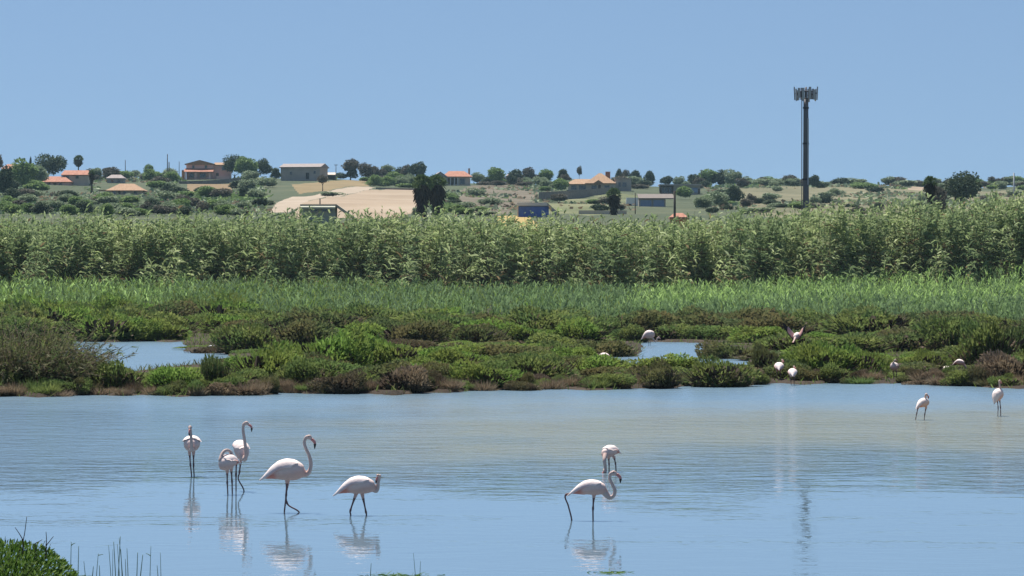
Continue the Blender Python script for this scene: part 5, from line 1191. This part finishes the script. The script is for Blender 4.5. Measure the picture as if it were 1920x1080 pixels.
# ------------------------------------------------------------------ near bank: bush, twigs and stems in the water
def near_bush():
    d = 37.0; s = F / d; r = np.random.default_rng(5)
    x0 = (-15 - 960) / F * d; zt = H - (982 - YH) / F * d; z0 = float(ground_z(-15, d)) - .05
    root = empty('green_bush', (x0, d, z0)); Hh = zt - z0; R = 1.16
    n = 12000; az = r.uniform(0, 6.28, n); el = np.arcsin(r.uniform(0, 1, n)); k = .80 + .15 * (lumpy(az, el, 3) - .8)
    sh = k * (1 - .35 * r.random(n) ** 2)
    p = np.stack([np.cos(az) * np.cos(el) ** .8 * R * sh, np.sin(az) * np.cos(el) ** .8 * R * sh, np.sin(el) * Hh * sh], 1)
    out = np.stack([np.cos(az) * np.cos(el), np.sin(az) * np.cos(el), np.sin(el)], 1)
    S = strips(p, out + [0, 0, .6] + r.normal(0, .5, (n, 3)), r.uniform(.035, .075, n), r.uniform(.014, .026, n), droop=r.uniform(0, .4, n), k=2, prof=(.6, 1, .2), rg=r)
    obj('foliage', strips_mesh('foliage', [(S, 0)], [M['fg']]), root)
    ng = 420; az = r.uniform(0, 6.28, ng); rr = R * .8 * r.random(ng) ** .5
    Gs = strips(np.stack([np.cos(az) * rr, np.sin(az) * rr, Hh * .45 * (1 - rr / R)], 1), np.stack([np.cos(az) * .3, np.sin(az) * .3, np.ones(ng)], 1) + r.normal(0, .15, (ng, 3)), Hh * r.uniform(.28, .5, ng), .012, droop=r.uniform(.05, .4, ng), k=3, prof=(.8, 1, .7, .1), rg=r)
    obj('grass_blade', strips_mesh('grass_blade', [(Gs, 0)], [M['fg']]), root)
    ns = 260; az = r.uniform(0, 6.28, ns); sd = np.stack([np.cos(az), np.sin(az), r.uniform(.3, 2, ns)], 1)
    T_ = strips(np.stack([np.cos(az) * .1, np.sin(az) * .1, np.zeros(ns)], 1), sd, r.uniform(.4, .8, ns) * R, .012, droop=-.05, k=3, prof=(1, .8, .6, .4), rg=r); obj('stem', strips_mesh('stem', [(T_, 0)], [M['twig']]), root)
    tag(root, 'dense bright green bush in the lower left corner', 'bush')
near_bush()
def tubes(name, parent, paths, r, mat, loc=(0, 0, 0)):
    ps = [sweep(catmull(p, 4), np.linspace(r, r * .45, (len(p) - 1) * 4 + 1), np.linspace(r, r * .45, (len(p) - 1) * 4 + 1), (.2, 1, .05), 6) for p in paths]; v, q, t = merge(ps)
    return obj(name, poly_mesh(name, v, q, [M[mat]], None, True, t), parent, loc)
def bare_twig(label, base, tips, d):
    b = P(*base, d); paths = []
    for tp in tips: paths.append([(0, 0, -.12), (0, 0, 0)] + [tuple(np.array(P(x, y, d)) - np.array(b)) for x, y in tp])
    o = tubes('bare_twig', None, paths, .0065, 'twig', b); tag(o, label, 'twig', 'bare twigs rising from the near bush')
bare_twig('forked bare twig standing highest out of the near green bush', (43, 1016), [[(46, 1000), (50, 969)], [(38, 1004), (28, 989)]], 36.6)
bare_twig('short forked twig at the right shoulder of the near green bush', (86, 1026), [[(87, 1012), (86, 997)], [(92, 1016), (100, 1006)]], 36.8)
bare_twig('thin slanting twig lying over the near green bush', (66, 1021), [[(72, 1016), (79, 1012)]], 36.7)
M['sedge'] = plain('sedge stem', (.11, .16, .06), .8, .2, 8)
random.seed(5)
def stem(px, ptop, label=None, lean=0, side=None):
    lean = lean or random.uniform(-.09, .09)
    d = random.uniform(43.5, 46.5); foot = YH + F * H / d; foot = max(foot, 1086); d = F * H / (foot - YH); z = (foot - ptop) / F * d
    paths = [[(0, 0, -.25), (0, 0, 0), (lean * .5 * z, 0, z * .55), (lean * z, 0, z)]]
    if side:
        f, dx, dz = side; paths.append([(lean * f * z, 0, f * z), (lean * f * z + dx * .5, 0, f * z + dz * .7), (lean * f * z + dx, 0, f * z + dz)])
    o = tubes('sedge_stem', None, paths, random.uniform(.0045, .0075), 'sedge', ((px - 960) / F * d, d, 0)); tag(o, label or 'thin dark sedge stem standing in the shallows at lower left', 'sedge stem', 'sedge stems in the shallows')
for a in ((146, 1024), (132, 1016, 'pale hooked sedge stem nearest the green bush', .02, (.9, .05, .03)), (179, 1038, None, .0, (.95, .06, .01)), (173, 1062), (208, 1022), (211, 1030), (217, 1016), (221, 1006), (224, 1020), (230, 1008), (229, 1030), (240, 1028), (256, 1036), (263, 1040, None, .1),
          (281, 1024, 'branching sedge stem farthest right of the lower left group', .03, (.7, -.06, .03)), (302, 1036), (297, 1060), (160, 1052), (236, 1048), (187, 1060)): stem(*a)
for a in ((779, 1037), (787, 1052), (694, 1056)): stem(*a, label='short sedge stem by itself at the bottom edge left of centre')
def floating_grass():
    r = np.random.default_rng(17); n = 320; px = np.concatenate([r.normal(750, 32, 220), r.normal(1150, 18, 50), r.normal(150, 12, 50)]); py = np.concatenate([r.normal(1083, 3.2, 220), r.normal(1074, 1.2, 50), r.normal(1084, 3, 50)])
    d = F * H / (py - YH); p = np.stack([(px - 960) / F * d, d, np.full(n, .0)], 1); S = strips(p, np.stack([r.normal(0, 1, n), r.normal(0, .5, n), r.uniform(.0, .16, n)], 1), r.uniform(.06, .15, n), .012, droop=.1, k=2, rg=r)
    tag(obj('floating_weed', strips_mesh('floating_weed', [(S, 0)], [M['fg']])), 'pale green weed floating at the bottom edge of the water', 'water weed', kind='stuff')
floating_grass()

# ------------------------------------------------------------------ the air
def haze():
    m = bpy.data.materials.new('haze'); m.use_nodes = True; nt = m.node_tree; nt.nodes.clear()
    v = nt.nodes.new('ShaderNodeVolumePrincipled'); v.inputs['Color'].default_value = (.50, .76, .90, 1); v.inputs['Density'].default_value = .00007
    o = nt.nodes.new('ShaderNodeOutputMaterial'); nt.links.new(v.outputs[0], o.inputs['Volume'])
    tag(obj('haze', poly_mesh('haze', boxv(-3600, 3600, -70, 3700, -32, 75), BOXQ, [m])), 'thin blue summer haze over the lagoon and hills', 'haze', kind='stuff')
haze()

# labels that several neighbours would share are told apart by their order from the left
def order_labels():
    words = ['leftmost', 'second from left', 'third from left', 'fourth from left', 'fifth from left', 'sixth from left', 'seventh from left', 'eighth from left', 'ninth from left', 'tenth from left']
    by = {}
    for o in COL.objects:
        if o.parent is None and o.get('label') and o.get('category'): by.setdefault(o['label'], []).append(o)
    for lab, os_ in by.items():
        if 2 <= len(os_) <= len(words):
            os_.sort(key=lambda o: o.location.x / max(o.location.y, 1))
            for w, o in zip(words, os_):
                t = '%s %s' % (w, lab)
                if len(t.split()) <= 16: o['label'] = t
order_labels()
